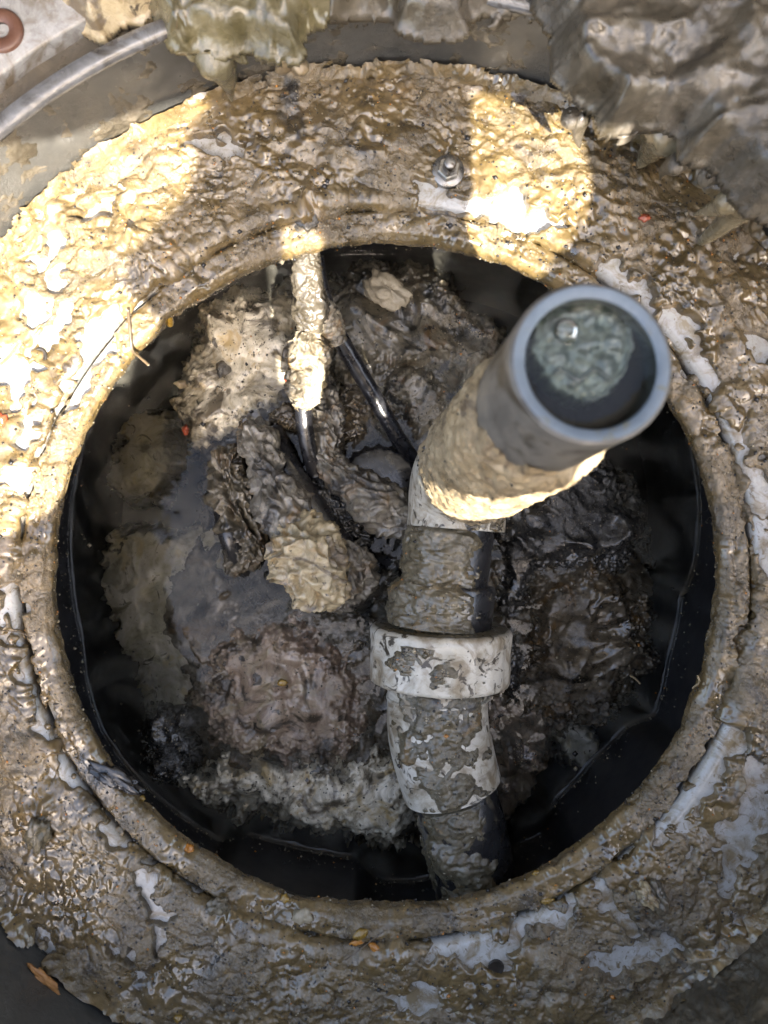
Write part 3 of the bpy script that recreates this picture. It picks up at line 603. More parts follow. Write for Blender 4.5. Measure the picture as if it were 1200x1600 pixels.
rag('wrapped_rag', [(500, 750, -.115), (515, 790, -.105), (545, 825, -.106), (570, 850, -.12)], [.008, .013, .014, .008], 'blackscum', 'black rag lump under the grey cone', amp=.007, seed=12, group=G)
rag('wrapped_rag', [(500, 590, -.118), (508, 640, -.108), (512, 690, -.105), (500, 730, -.112)], [.006, .012, .012, .007], 'greyrag', 'grey rag hanging between the two cables', amp=.007, seed=13, group=G)
rag('wrapped_rag', [(470, 655, -.122), (450, 650, -.116), (425, 655, -.120)], [.009, .010, .006], 'brownscum', 'small brown rag scrap above the pump handle', amp=.004, seed=15, group=G, nl=60, ns=60)

# ------------------------------------------------------------------ cables
def cable(pts, r, label):
    P = [at(*p) for p in pts]
    v, f = tube(P, [r] * len(P), 90, 28, lambda V, u, a, R: .0004 * fbm(V, 160, 2, 3))
    return link('power_cable', make_mesh('power_cable', v, f), M['rubber'], base=P[-1], label=label, cat='cable', group='black cables hanging from the access ring')
C1 = [(478, 362, -.020), (478, 400, -.028), (479, 450, -.038), (481, 520, -.052), (477, 590, -.068), (474, 645, -.082), (481, 695, -.092), (494, 740, -.105)]
C2 = [(492, 400, -.036), (500, 450, -.045), (522, 510, -.060), (555, 570, -.078), (588, 625, -.094), (622, 685, -.112), (648, 722, -.128), (668, 752, -.145)]
cable(C1, .0064, 'left black cable dropping straight down to the pump')
cable(C2, .0064, 'right black cable slanting down towards the upright pipe')
rag('cable_sheath', [(477, 366, -.018), (479, 400, -.026), (481, 440, -.034), (486, 480, -.042), (486, 515, -.051)], [.0080, .0094, .0098, .0130, .0095], 'sludge_grey', 'grey ochre crusted sleeve round the cable tops', amp=.0024, fs=80, seed=16, cat='sleeve', nl=110, ns=70)
rag('cable_rag', [(492, 462, -.046), (507, 488, -.051), (520, 515, -.058), (530, 535, -.063)], [.006, .0105, .0092, .0068], 'cream', 'pale rag clinging to the top of the right cable', amp=.002, fs=80, seed=18, cat='rag', nl=70, ns=60)
rag('cable_rag', [(481, 516, -.050), (482, 540, -.054), (484, 565, -.060), (480, 595, -.066), (474, 622, -.074), (470, 641, -.081)], [.0075, .0125, .0155, .0145, .0105, .004], 'cream', 'creased cream rag knotted round the left cable', amp=.0038, fs=80, seed=19, cat='rag', nl=150, ns=110, twist=.3)
rag('ledge_lump', [(478, 296, .0), (481, 318, -.002), (481, 345, -.006), (477, 372, -.014)], [.003, .0085, .0105, .008], 'sludge_grey', 'upright sludge lump on the ring above the cables', amp=.0026, fs=80, seed=22, cat='sludge', nl=80, ns=60)

# ------------------------------------------------------------------ discharge pipe
RP = .0301
ZH = -.063
hp = [at(768, 1500, -.076), at(748, 1400, -.072), at(725, 1290, -.068), at(702, 1212, -.065)]
he = [at(707, 1230, -.0655), at(693, 1180, -.064), at(684, 1130, -.063), at(683, 1062, -.063)]
pipe = thing('discharge_pipe', at(712, 800, -.10), 'white and black plastic discharge pipe with union nut and upright open end', 'pipe')
v, f = tube(hp, [RP] * 4, 60, 64); link('lower_pipe', make_mesh('lower_pipe', v, f), M['black_pipe'], pipe)
v, f = tube(he, [.0358, .0366, .0366, .0356], 60, 72); elb = link('lower_elbow', make_mesh('lower_elbow', v, f), M['white_pvc'], pipe)
for c0, c1 in ((at(684, 1090, -.063), at(684, 1086, -.063)), ):
    v, f = axis_revolve([(.0362, 0), (.0374, .0004), (.0374, .0016), (.0362, .002)], c0, c1 - c0, 72); link('socket_bead', make_mesh('socket_bead', v, f), M['white_pvc'], elb)
# union nut
u0 = at(686, 1064, -.063); u1 = at(689, 978, -.0625); ud = u1 - u0; UL = np.linalg.norm(ud)
RN = .0505
n = 144; a = np.linspace(0, 2 * np.pi, n, endpoint=False); rows = []
dn = ud / UL; uu = np.array([0, 0, 1.]) - dn * dn[2]; uu /= np.linalg.norm(uu); vv = np.cross(dn, uu)
for r0, t0, fl in ((.036, -.0002, 0), (RN - .003, -.0002, 0), (RN - .0008, .0008, .3), (RN, .003, 1), (RN, UL - .0105, 1), (RN + .0002, UL - .0095, 0), (RN + .0006, UL - .0035, 0), (RN - .0012, UL - .0008, 0), (RN - .004, UL, 0), (.036, UL - .0006, 0)):
    rib = fl * .0011 * sstep(.80, .95, np.abs(np.cos(a * 6)))
    r_ = r0 - rib; rows.append(u0 + dn * t0 + r_[:, None] * (uu * np.cos(a)[:, None] + vv * np.sin(a)[:, None]))
link('union_nut', make_mesh('union_nut', np.vstack(rows), grid_faces(len(rows), n, wrap_v=True)), M['white_pvc'], pipe)
v, f = tube([at(683, 1085, ZH), at(686, 1060, ZH)], [.0345, .0345], 6, 64); link('union_tail', make_mesh('union_tail', v, f), M['black_pipe'], pipe)
# socket above the nut, then straight pipe
v, f = axis_revolve([(.0335, -.002), (.0362, 0), (.0362, .030), (.0352, .0325), (.030, .033)], at(689, 980, ZH), at(696, 910, ZH) - at(689, 980, ZH), 72)
link('union_collar', make_mesh('union_collar', v, f), M['black_pipe'], pipe)
v, f = tube([at(689, 985, ZH), at(699, 890, ZH), at(710, 800, ZH)], [RP] * 3, 40, 64); link('middle_pipe', make_mesh('middle_pipe', v, f), M['black_pipe'], pipe)
# upper elbow
TOPC = at(925, 567, .205)
E0 = at(712, 826, ZH); E1 = at(715, 762, ZH)
VA = TOPC - np.array([.055, .022, -.045]); 
e_pts = [E0, at(714, 800, ZH), at(716, 776, ZH + .002), at(722, 752, ZH + .013), at(734, 733, ZH + .034)]
ax0 = e_pts[-1]; axd = TOPC - ax0; axL = np.linalg.norm(axd); axd = axd / axL
e_pts.append(ax0 + axd * .012)
v, f = tube(e_pts, [.0352, .0352, .0358, .0362, .0360, .0356], 70, 72); ue = link('upper_elbow', make_mesh('upper_elbow', v, f), M['white_pvc'], pipe)
# upright pipe with its wall
v, f = axis_revolve([(RP, -.01), (RP, axL - .0015), (RP - .0004, axL - .0003), (RP - .0015, axL)], ax0, axd, 96)
link('upright_pipe', make_mesh('upright_pipe', v, f), M['grey_pipe'], pipe)
v, f = axis_revolve([(RP - .0015, axL), (.0249, axL + .0001), (.0243, axL - .0008)], ax0, axd, 96)
v += axd * (.0005 * fbm(v, 150, 2, 3))[:, None]
link('pipe_mouth', make_mesh('pipe_mouth', v, f), M['pipe_end'], pipe)
v, f = axis_revolve([(.0243, axL - .0008), (.0241, axL - .003), (.0240, axL - .03), (.0240, axL - .09)], ax0, axd, 96)
link('pipe_bore', make_mesh('pipe_bore', v, f), M['pipe_bore'], pipe)
# water standing in the mouth (level, so built flat)
wl = ax0 + axd * (axL - .0085)
rows = []; n = 72; a = np.linspace(0, 2 * np.pi, n, endpoint=False)
def ell(r, z):        # level slice of the leaning bore
    c = ax0 + axd * ((z - ax0[2]) / axd[2])
    return np.stack([c[0] + r * np.cos(a), c[1] + r * np.sin(a), np.full(n, z)], 1)
for r, dz in ((.0006, 0), (.006, 0), (.012, 0), (.018, 0), (.0218, .0001), (.0228, .0006), (.0236, .0015), (.0243, .0030)): rows.append(ell(r, wl[2] + dz))
rows.append(ell(.0243, wl[2] - .055)); rows.append(ell(.0006, wl[2] - .055))
link('standing_water', make_mesh('standing_water', np.vstack(rows), grid_faces(len(rows), n, wrap_v=True)), M['pipewater'], pipe)
# grease skin floating in the mouth
fz = wl[2]
mp = np.array([at(x, y, fz)[:2] for x, y in [(842, 500), (880, 474), (930, 468), (972, 480), (990, 520), (985, 565), (962, 600), (930, 622), (890, 612), (862, 585), (838, 550)]])
mk = len(mp); C = catmull(np.c_[np.vstack([mp, mp, mp]), np.zeros(mk * 3)], 270)[90:180, :2]
st = .0004; x0, y0 = C.min(0) - .003; x1, y1 = C.max(0) + .003; nx, ny = int((x1 - x0) / st), int((y1 - y0) / st)
X, Y = np.meshgrid(np.linspace(x0, x1, nx), np.linspace(y0, y1, ny), indexing='ij'); Q = np.stack([X.ravel(), Y.ravel(), np.zeros(X.size)], 1)
sd = poly_sd(Q[:, 0], Q[:, 1], C) + .0022 * fbm(Q, 300, 3, 5)
hh = -.0036 + .0022 * sstep(0, .004, sd) * (.5 + .8 * fbm(Q, 150, 2, 8)) + .0002 * (.5 - worley(Q, 300, 3)) + .0016 * np.exp(-(sd / .0009) ** 2) * (Q[:, 0] > C[:, 0].mean())
q0 = at(925, 585, fz); dq = np.abs((Q[:, 1] - q0[1]) - .002 * np.sin(Q[:, 0] * 500)); hh += .0014 * np.exp(-(dq / .0008) ** 2) * sstep(0, .003, sd)
hh -= .010 * sstep(0, .0025, -sd)
F = grid_faces(nx, ny); F = F[(sd[F] > -.0028).all(1)]
link('grease_skin', make_mesh('grease_skin', np.c_[Q[:, :2], fz + hh], F), organic('grease_skin', [(.35, (.05, .06, .05)), (.5, (.16, .18, .16)), (.66, (.34, .36, .33))], cscale=70, rough=(.08, .25), bump=.15, bscale=300, bdist=.001, coat=.9), pipe)
bb = at(884, 518, fz)
v, f = axis_revolve([(.0050 * math.cos(k), .0050 * math.sin(k)) for k in np.linspace(0, 1.55, 12)], bb, (0, 0, 1), 32); link('bubble', make_mesh('bubble', v, f), M['film'], pipe)

# sludge and crust sitting on the pipe
def shell(pts, radii, thick, nl=150, ns=150, mat='pipe_sludge', name='sludge_layer', parent=pipe):
    P = [np.asarray(p) for p in pts]
    C, D, V, R, a = tube_grid(P, radii, nl, ns); V = V.reshape(-1, 3); D = D.reshape(-1, 3)
    tt = thick(V, np.repeat(np.linspace(0, 1, nl), ns), D)
    F = grid_faces(nl, ns, wrap_v=True); F = F[tt[F].max(1) > 0]
    gk = np.where(tt > .0008)[0]; GRIT.append(rng.permutation(V + D * tt[:, None])[:0] if len(gk) == 0 else (V + D * tt[:, None])[rng.choice(gk, min(len(gk), 170), replace=False)])
    return link(name, make_mesh(name, V + D * np.maximum(tt, -.0006)[:, None], F), M[mat], parent, kind='stuff')
def gunk(seed, lean, base_t, amp, up=.0022, fs=85):
    """patchy layer that lies thicker on top; lean turns the bare side"""
    def th_(V, u, D):
        Wp = warp(V, 50, .005, seed)
        top = D[:, 2] * math.cos(lean) + D[:, 0] * math.sin(lean)
        e = sstep(0, .05, u) * sstep(0, .05, 1 - u)
        return (base_t + up * (top - .55) * 2.2 + 1.25 * amp * fbm(Wp, fs * .7, 3, seed + 3) + amp * .25 * (ridged(Wp, fs * 1.2, 2, seed + 6) - .62) + .0006 * fbm(V, 420, 3, seed + 9) + .0020 * (np.sqrt(np.maximum(0, .5 - worley(Wp, 150, seed % 5) ** 2)) - .3) + .0008 * (.45 - worley(V, 330, seed % 4))) * (.4 + .6 * e) - .0008 * (1 - e)
    return th_
shell([at(760, 1455, -.0745), at(740, 1350, -.070), at(719, 1265, -.067), at(711, 1236, -.0665)], [RP] * 4, gunk(3, -.7, .0000, .0050, .0028), 170, 170)
shell(he, [.0359, .0367, .0367, .0357], gunk(9, .0, -.0010, .0048), 170, 190)
shell([u0 + dn * .004, u0 + dn * (UL * .6), u0 + dn * (UL - .007)], [RN] * 3, gunk(15, -.25, -.0036, .0062, .0030), 130, 260)
shell([at(689, 980, ZH), at(691, 958, ZH), at(694, 934, ZH), at(696, 920, ZH), at(698, 908, ZH), at(703, 866, ZH), at(710, 822, ZH)], [.0364, .0364, .0364, .0345, .0306, .0303, .0303], gunk(27, -.65, .0020, .0044, .0042, fs=95), 240, 180)
# dirt on the flat top of the nut
v, f = axis_revolve([(.031, .0002), (.038, .0009), (.043, .0009), (.0475, .0002)], u1, dn, 160)
v = v + dn * (.0012 * fbm(v, 160, 3, 4))[:, None]; link('nut_face_dirt', make_mesh('nut_face_dirt', v, f), M['pipe_sludge'], pipe, kind='stuff')
shell([E0, at(714, 800, ZH), at(716, 776, ZH + .002), at(722, 752, ZH + .013)], [.0353, .0353, .0359, .0363], gunk(33, .25, -.0018, .0052), 120, 190)
def crust_t(V, u, D):
    Wp = warp(V, 60, .004, 5)
    e = sstep(0, .08, u + .05 * fbm(V, 70, 3, 2)) * sstep(0, .12, 1 - u + .10 * fbm(V, 50, 3, 7))
    low = -D[:, 1]                           # thickest on the side facing the viewer's feet
    return (.0030 + .0020 * low + .0040 * fbm(Wp, 60, 3, 14) + .0024 * (ridged(Wp, 120, 3, 16) - .62) + .0012 * (.45 - worley(V, 300, 1)) + .0005 * fbm(V, 500, 2, 3)) * e - .0012 * (1 - e)
shell([ax0 + axd * s for s in (.004, .06, .125, .185)], [.0340, .0330, .0318, .0304], crust_t, 240, 230, 'crust', 'crust_layer')
# raised lettering on the upper elbow
cu = bpy.data.curves.new('letters', 'FONT'); cu.body = 'OTTE'; cu.size = .0085; cu.extrude = .0003; cu.align_x = 'LEFT'
to = bpy.data.objects.new('letters', cu); COL.objects.link(to); bpy.context.view_layer.update()
tm = bpy.data.meshes.new_from_object(to.evaluated_get(bpy.context.evaluated_depsgraph_get())); bpy.data.objects.remove(to)
LV = np.array([vv_.co[:] for vv_ in tm.vertices]); d_ax = at(714, 800, ZH) - E0; d_ax /= np.linalg.norm(d_ax)
side = np.cross(d_ax, np.array([0, 0, 1.])); side /= np.linalg.norm(side); upv = np.cross(side, d_ax)
al = LV[:, 0] / .0355 + .22; Rr = .0353 + LV[:, 2]
NV = E0 + d_ax * (.0125 + LV[:, 1])[:, None] + Rr[:, None] * (side * np.sin(al)[:, None] + upv * np.cos(al)[:, None])
tm.vertices.foreach_set('co', NV.astype(np.float32).ravel()); tm.update()
link('lettering', tm, M['white_pvc'], ue)

# ------------------------------------------------------------------ stud and nut on the ring
bp0 = at(700, 268, .0035)
bolt = thing('hex_bolt', bp0, 'steel stud with hex nut and washer above the bare white patch', 'bolt')
v, f = axis_revolve([(.0102, -.002), (.0102, .0008), (.0096, .0014), (.004, .0014)], bp0, (.02, -.05, 1), 40); link('washer', make_mesh('washer', v, f), M['steel'], bolt)
rows = []; hx = np.arange(6) * np.pi / 3 + .3
for r, z in ((.0064, .0014), (.0074, .0022), (.0074, .0062), (.0066, .0070), (.0035, .0070)): rows.append(np.stack([bp0[0] + r * np.cos(hx), bp0[1] - .05 * z + r * np.sin(hx), np.full(6, bp0[2] + z)], 1))
link('hex_nut', make_mesh('hex_nut', np.vstack(rows), grid_faces(5, 6, wrap_v=True), smooth=False), M['steel'], bolt)
pr = [(.0036 + (.0004 if k % 2 else 0), .006 + .0005 * k) for k in range(16)] + [(.003, .0142), (.0001, .0143)]
v, f = axis_revolve(pr, bp0, (.02, -.05, 1), 28); link('threaded_stud', make_mesh('threaded_stud', v, f), M['steel'], bolt)

# ------------------------------------------------------------------ sludge draped over the riser rim, with drips
def drape(name, px, ztop, H, mat, label, drips, seed, amp=.010, fscale=34, style='fold', step=.0014, lift=None, floor=None):
    P = smooth_poly(px, ztop, 140); m = .006
    x0, y0 = P.min(0) - m; x1, y1 = P.max(0) + m
    nx, ny = int((x1 - x0) / step) + 2, int((y1 - y0) / step) + 2
    X, Y = np.meshgrid(np.linspace(x0, x1, nx), np.linspace(y0, y1, ny), indexing='ij')
    Q = np.stack([X.ravel(), Y.ravel(), np.full(X.size, seed * .31)], 1)
    sd = poly_sd(Q[:, 0], Q[:, 1], P) + .0035 * fbm(Q, 50, 3, seed + 60) + .0012 * fbm(Q, 220, 2, seed + 66)
    rim = sstep(-.0012, .012, sd)
    Wp = warp(Q, fscale * .5, .4 / fscale, seed)
    n = (.8 * (ridged(Wp, fscale * .8, 3, seed + 20, .38) - .62) + .35 * fbm(Wp, fscale * 1.5, 3, seed + 22)) if style == 'fold' else (billow(Wp, fscale, 4, seed + 20) - .25) * 1.3
    z = ztop - .010 + (H + .010) * rim * (1 + .35 * fbm(Q, 20, 2, seed)) + amp * n * (.3 + .7 * rim) + .0008 * fbm(Wp, fscale * 5, 2, seed + 40)
    zb = ztop - .014 - .004 * rim + .003 * fbm(Q, 60, 2, seed + 70)
    zb = np.minimum(zb, z - .001)
    F = grid_faces(nx, ny); ok = (sd[F] > -.0012).all(1); F = F[ok]
    nV = nx * ny
    # side wall between top and bottom sheets
    E = np.vstack([F[:, [0, 1]], F[:, [1, 2]], F[:, [2, 3]], F[:, [3, 0]]]); key = np.sort(E, 1); key = key[:, 0].astype(np.int64) * nV + key[:, 1]
    u_, inv, cnt = np.unique(key, return_inverse=True, return_counts=True); Eb = E[cnt[inv] == 1]
    S = np.stack([Eb[:, 1], Eb[:, 0], Eb[:, 0] + nV, Eb[:, 1] + nV], 1)
    V = np.vstack([np.c_[Q[:, :2], z], np.c_[Q[:, :2], zb]])
    c = P.mean(0)
    th_ = thing(name, (c[0], c[1], ztop - .018), label, 'sludge', 'sludge draped over the riser rim')
    link('drape', make_mesh('drape', V, np.vstack([F, F[:, ::-1] + nV, S])), M[mat], th_)
    for k, (bx, by, bz, zt, r, flat, mm) in enumerate(drips):
        p = at(bx, by, bz); p[2] -= .014; bz = p[2]; n_ = 14
        pts = []; rad_ = []
        for i in range(n_):
            u = i / (n_ - 1); pts.append(p + np.array([.004 * math.sin(2.5 * u + k), .003 * math.sin(3 * u + 2 * k), (zt - bz) * u])); rad_.append(r * ((1 - u) * .95 + .05) * (.2, .62, .9, 1)[min(i, 3)])
        def disp(V, u, a, R, kk=k): return R * (.45 * flat * np.cos(2 * a + kk) + .16 * fbm(V, 80, 2, kk + seed) + .14 * (ridged(np.c_[V[:, :2], V[:, 2] * .3], 160, 2, kk + 3) - .6))
        v, f = tube(pts, rad_, 60, 44, disp); link('drip', make_mesh('drip', v, f), M[mm], th_)
    return th_
drape('rim_sludge', [(235, -60), (245, 35), (270, 60), (310, 62), (345, 72), (380, 62), (420, 78), (470, 76), (480, 30), (510, 10), (520, -60)], .072, .012, 'hang', 'olive wet sludge hanging in drips over the upper left rim',
      [(312, 44, .078, .008, .0160, .25, 'hang'), (425, 66, .072, .050, .011, .2, 'tanrag'), (456, 62, .072, .048, .008, .2, 'tanrag'), (300, 50, .072, .05, .009, .3, 'hang'), (375, 55, .072, .052, .008, .3, 'hang')], 3, amp=.012, style='puff')
drape('rim_sludge', [(500, -60), (508, 8), (600, 6), (625, 30), (680, 42), (730, 36), (745, 10), (800, 4), (870, 8), (880, -60)], .070, .008, 'sludge_grey', 'thin brown sludge lip along the top edge of the rim',
      [(640, 28, .07, .052, .006, .3, 'sludge_grey'), (770, 10, .07, .058, .006, .3, 'sludge_grey')], 8, amp=.007)
drape('rim_sludge', [(862, -60), (868, 40), (868, 95), (890, 130), (930, 160), (950, 195), (1000, 190), (1060, 190), (1075, 235), (1120, 250), (1160, 300), (1200, 330), (1290, 330), (1290, -60)], .080, .018, 'sludge_grey', 'big grey brown sludge mass with long drips at the upper right',
      [(1072, 150, .084, -.002, .0200, .25, 'drip'), (1196, 282, .084, -.012, .0115, .2, 'drip'), (1160, 280, .082, .03, .0080, .2, 'drip'), (1085, 232, .08, .040, .008, .2, 'sludge_grey'), (935, 165, .08, .040, .006, .3, 'sludge_grey'), (912, 148, .08, .05, .007, .2, 'sludge_grey'), (1130, 250, .08, .05, .008, .2, 'sludge_grey'), (985, 185, .08, .058, .009, .2, 'sludge_grey')], 13, amp=.013, fscale=38)
drape('rim_sludge', [(60, -60), (70, -8), (110, 24), (150, 44), (175, 22), (225, 10), (235, -60)], .070, .006, 'tanrag', 'thin tan scrap of sludge beside the copper insert',
      [], 18, amp=.005)
# smear on the near right of the riser wall
def wall_smear(a0, a1, name, label, seed, base_t=-.0016):
    nl, nh = (330 if a1 - a0 < 60 else 760), 70; aA = np.radians(np.linspace(a0, a1, nl)); zz = np.linspace(.001, TOPZ - .004, nh)
    AA, ZZ = np.meshgrid(aA, zz, indexing='ij'); rw = .3218 + .0032 * ZZ / TOPZ
    B = np.stack([CX + rw * np.cos(AA), CY + rw * np.sin(AA), ZZ], -1).reshape(-1, 3); Nn = np.stack([-np.cos(AA), -np.sin(AA), 0 * AA], -1).reshape(-1, 3)
    Wp = warp(B, 40, .006, seed); e = np.minimum(sstep(0, .15, np.linspace(0, 1, nl)), sstep(0, .15, 1 - np.linspace(0, 1, nl)))[:, None] * np.ones(nh)
    tt = base_t + .0042 * e.ravel() + .0040 * fbm(Wp, 40, 4, seed) + .0014 * (ridged(Wp, 120, 2, seed + 4) - .6) - .02 * np.maximum(B[:, 2] - .045, 0)
    F = grid_faces(nl, nh); F = F[tt[F].max(1) > 0]
    link(name, make_mesh(name, B + Nn * tt[:, None], F), M['sludge_grey'], base=(B[:, 0].mean(), B[:, 1].mean(), 0), label=label, cat='sludge', kind='stuff')
def wall_smear_thin(a0, a1, seed, base_t, label):
    wall_smear(a0, a1, 'wall_spatter', label, seed, base_t)
wall_smear(-66, -30, 'wall_sludge', 'brown sludge smeared on the riser wall at lower right', 3)
wall_smear_thin(62, 178, 9, -.0049, 'thin sludge spatter on the far riser wall at upper left')

# ------------------------------------------------------------------ scraps lying on the sludge
def blob_mesh(name, r, sx, sy, sz, seed, n=14):
    n = 14 if r < .006 else 40; ne = 9 if r < .006 else 25
    a = np.linspace(0, 2 * np.pi, n, endpoint=False); e = np.linspace(-np.pi / 2, np.pi / 2, ne)
    V = np.stack([np.cos(e)[:, None] * np.cos(a), np.cos(e)[:, None] * np.sin(a), np.repeat(np.sin(e)[:, None], n, 1)], -1).reshape(-1, 3)
    V = V * (1 + .8 * fbm(V, 1.5, 2, seed) + (.35 * (ridged(V, 3.5, 3, seed + 3) - .6) if ne > 9 else 0))[:, None] * np.array([sx, sy, sz]) * r
    return V, grid_faces(ne, n, wrap_v=True)
def scrap(px, py, r, s, mat, name, label, cat='scrap', seed=1, rz=0., lift=.3):
    p, nn = sludge_top(px, py); V, F = blob_mesh(name, r, *s, seed)
    c, q = math.cos(rz), math.sin(rz); V = np.stack([V[:, 0] * c - V[:, 1] * q, V[:, 0] * q + V[:, 1] * c, V[:, 2]], 1)
    link(name, make_mesh(name, V + p + np.array([0, 0, r * s[2] * lift]), F), M[mat], base=p, label=label, cat=cat, group='scraps lying on the sludge')
scrap(292, 1329, .0032, (1, .9, .9), 'orange', 'orange_scrap', 'round orange scrap on the lower left lip')
scrap(218, 1251, .0022, (1, 1, .8), 'yellow', 'yellow_scrap', 'tiny yellow kernel at the left lip edge', seed=2)
scrap(565, 1440, .0034, (1.4, .8, .5), 'yellow', 'yellow_scrap', 'ochre yellow scrap on the front lip near the green lump', seed=3, rz=.5)
scrap(585, 1482, .0028, (1.5, .8, .6), 'orange', 'orange_scrap', 'orange peel scrap lying on the front of the ring', seed=4, rz=-.6)
scrap(560, 1458, .0030, (1.6, .6, .6), 'orange', 'orange_scrap', 'slim orange flake between the ochre scrap and orange peel', seed=5, rz=.2)
scrap(282, 1584, .0028, (1, .9, .7), 'yellow', 'yellow_scrap', 'yellow crumb at the bottom edge of the photo', seed=6)
scrap(475, 1425, .0055, (1.2, .9, .5), 'bone', 'crumb', 'pale crumbly lump on the front lip', seed=7)
scrap(446, 1405, .0034, (1, .9, .6), 'yellow', 'yellow_scrap', 'small yellow crumb left of the pale crumbly lump', seed=8)
scrap(335, 1418, .006, (1.2, .8, .6), 'pipe_sludge', 'clod', 'brown clod beside the hook shaped bare patch', seed=9, rz=.3)
scrap(1020, 1392, .0085, (.7, 1.2, .8), 'greyscum', 'pebble', 'dark grey oval pebble on the right of the ring', 'pebble', seed=10, rz=.4)
scrap(1000, 1388, .0070, (.7, 1.2, .8), 'tanrag', 'pebble', 'pale tan oval lump beside the dark pebble', 'pebble', seed=11, rz=.7)
scrap(178, 1218, .0100, (1.7, .6, .45), 'rubber', 'black_flake', 'black rubbery flake on the left lip', seed=12, rz=-.5)
scrap(72, 1290, .0090, (.7, 1.3, .7), 'pipe_sludge', 'clod', 'brown oval clod in the black smear at left', seed=13, rz=-.2)
scrap(12, 655, .0028, (1, 1.4, .7), 'red', 'red_scrap', 'red brown pip on the sunlit sludge at left', seed=14)
scrap(1000, 348, .0030, (1.2, .8, .6), 'red', 'red_scrap', 'small red flake in the dark sludge at upper right', seed=15)
scrap(20, 1588, .0062, (1.8, .5, .25), 'leafbrown', 'leaf_scrap', 'curled orange brown leaf at the lower left corner', 'leaf', seed=16, rz=-.75, lift=3)
scrap(855, 1405, .0035, (1.4, .7, .5), 'yellow', 'yellow_scrap', 'yellow flake on the lip right of the lower pipe', seed=17)
scrap(840, 1370, .0024, (1, 1, .7), 'yellow', 'yellow_scrap', 'tiny yellow kernel on the lip beside the lower pipe', seed=18)
scrap(350, 540, .0001, (1, 1, 1), 'bone', 'crumb', 'x') if False else None

# crumbs on the clumps
def fl(px, py, z, r, s, mat, label, seed, rz=0.):
    p = at(px, py, z); V, F = blob_mesh('crumb', r, *s, seed); c, q = math.cos(rz), math.sin(rz)
    V = np.stack([V[:, 0] * c - V[:, 1] * q, V[:, 0] * q + V[:, 1] * c, V[:, 2]], 1)
    link('crumb', make_mesh('crumb', V + p, F), M[mat], base=p, label=label, cat='scrap', group='crumbs on the floating clumps')
fl(441, 1067, -.097, .0032, (1.3, .9, .7), 'yellow', 'yellow crumb on the big mauve brown clump', 21)
fl(290, 673, -.124, .0034, (.8, 1.2, .7), 'red', 'dark red seed at the lower edge of the cream clump', 22)
fl(448, 590, -.112, .0028, (.8, 1.2, .7), 'red', 'small red flake near the cream rag', 23)
fl(284, 600, -.126, .0042, (1.2, .9, .7), 'tanrag', 'tan crumb at the left tip of the cream clump', 24)
fl(608, 456, -.104, .0150, (1.25, .8, .5), 'bone', 'crusty white piece on the dark folded wipe mass', 25, -.4)
fl(680, 660, -.122, .002, (1, 1, .8), 'bone', 'white fleck beside the right cable', 26)

# loose grit: far too many to count
gi = rng.choice(S_ok, 7000, replace=False); gvs, gfs, gms = [], [], []
for k, i in enumerate(gi):
    r = rng.uniform(.0003, .0009) * (2.0 if rng.random() < .03 else 1)
    o8 = np.array([[1, 0, 0], [0, 1, 0], [-1, 0, 0], [0, -1, 0], [0, 0, .7], [0, 0, -.7]], float) * r * rng.uniform(.6, 1.5, (1, 3))
    a = rng.uniform(0, 6.28); c, s = math.cos(a), math.sin(a); o8 = np.stack([o8[:, 0] * c - o8[:, 1] * s, o8[:, 0] * s + o8[:, 1] * c, o8[:, 2]], 1)
    b0 = k * 6; gvs.append(o8 + SV[i] + nrm[i] * r * .3)
    gfs += [(b0 + x, b0 + y, b0 + w) for x, y, w in ((0, 1, 4), (1, 2, 4), (2, 3, 4), (3, 0, 4), (1, 0, 5), (2, 1, 5), (3, 2, 5), (0, 3, 5))]
    gms.append(rng.choice(4, p=[.13, .40, .42, .05]))
ga = rng.uniform(-np.pi, np.pi, 900); gz = ZW + .001 + np.abs(rng.normal(0, .014, 900)); gr_ = r_basin(ga) - .0006
GRIT.append(np.stack([CX + gr_ * np.cos(ga), CY + gr_ * np.sin(ga), gz], 1))
ga = rng.uniform(-np.pi, np.pi, 260); gr_ = r_basin(ga) * np.sqrt(rng.uniform(.5, .97, 260)); GRIT.append(np.stack([CX + gr_ * np.cos(ga), CY + gr_ * np.sin(ga), np.full(260, ZW + .0004)], 1))
nring = len(gi)
for k, p in enumerate(np.vstack(GRIT)):
    r = rng.uniform(.0003, .0009) * (2.2 if rng.random() < .04 else 1)
    o8 = np.array([[1, 0, 0], [0, 1, 0], [-1, 0, 0], [0, -1, 0], [0, 0, .7], [0, 0, -.7]], float) * r * rng.uniform(.6, 1.6, (1, 3))
    b0 = (nring + k) * 6; gvs.append(o8 + p)
    gfs += [(b0 + x, b0 + y, b0 + w) for x, y, w in ((0, 1, 4), (1, 2, 4), (2, 3, 4), (3, 0, 4), (1, 0, 5), (2, 1, 5), (3, 2, 5), (0, 3, 5))]
    gms.append(rng.choice(4, p=[.2, .45, .33, .02]))
gm = make_mesh('grit', np.vstack(gvs), np.array(gfs))
go = link('grit', gm, M['bone'], label='pale and dark grit sprinkled over the sludge, clumps and pipe', cat='grit', kind='stuff')
for k in ('pipe_sludge', 'rubber', 'orange'): gm.materials.append(M[k])
gm.polygons.foreach_set('material_index', np.repeat(np.array(gms, np.int32), 8))

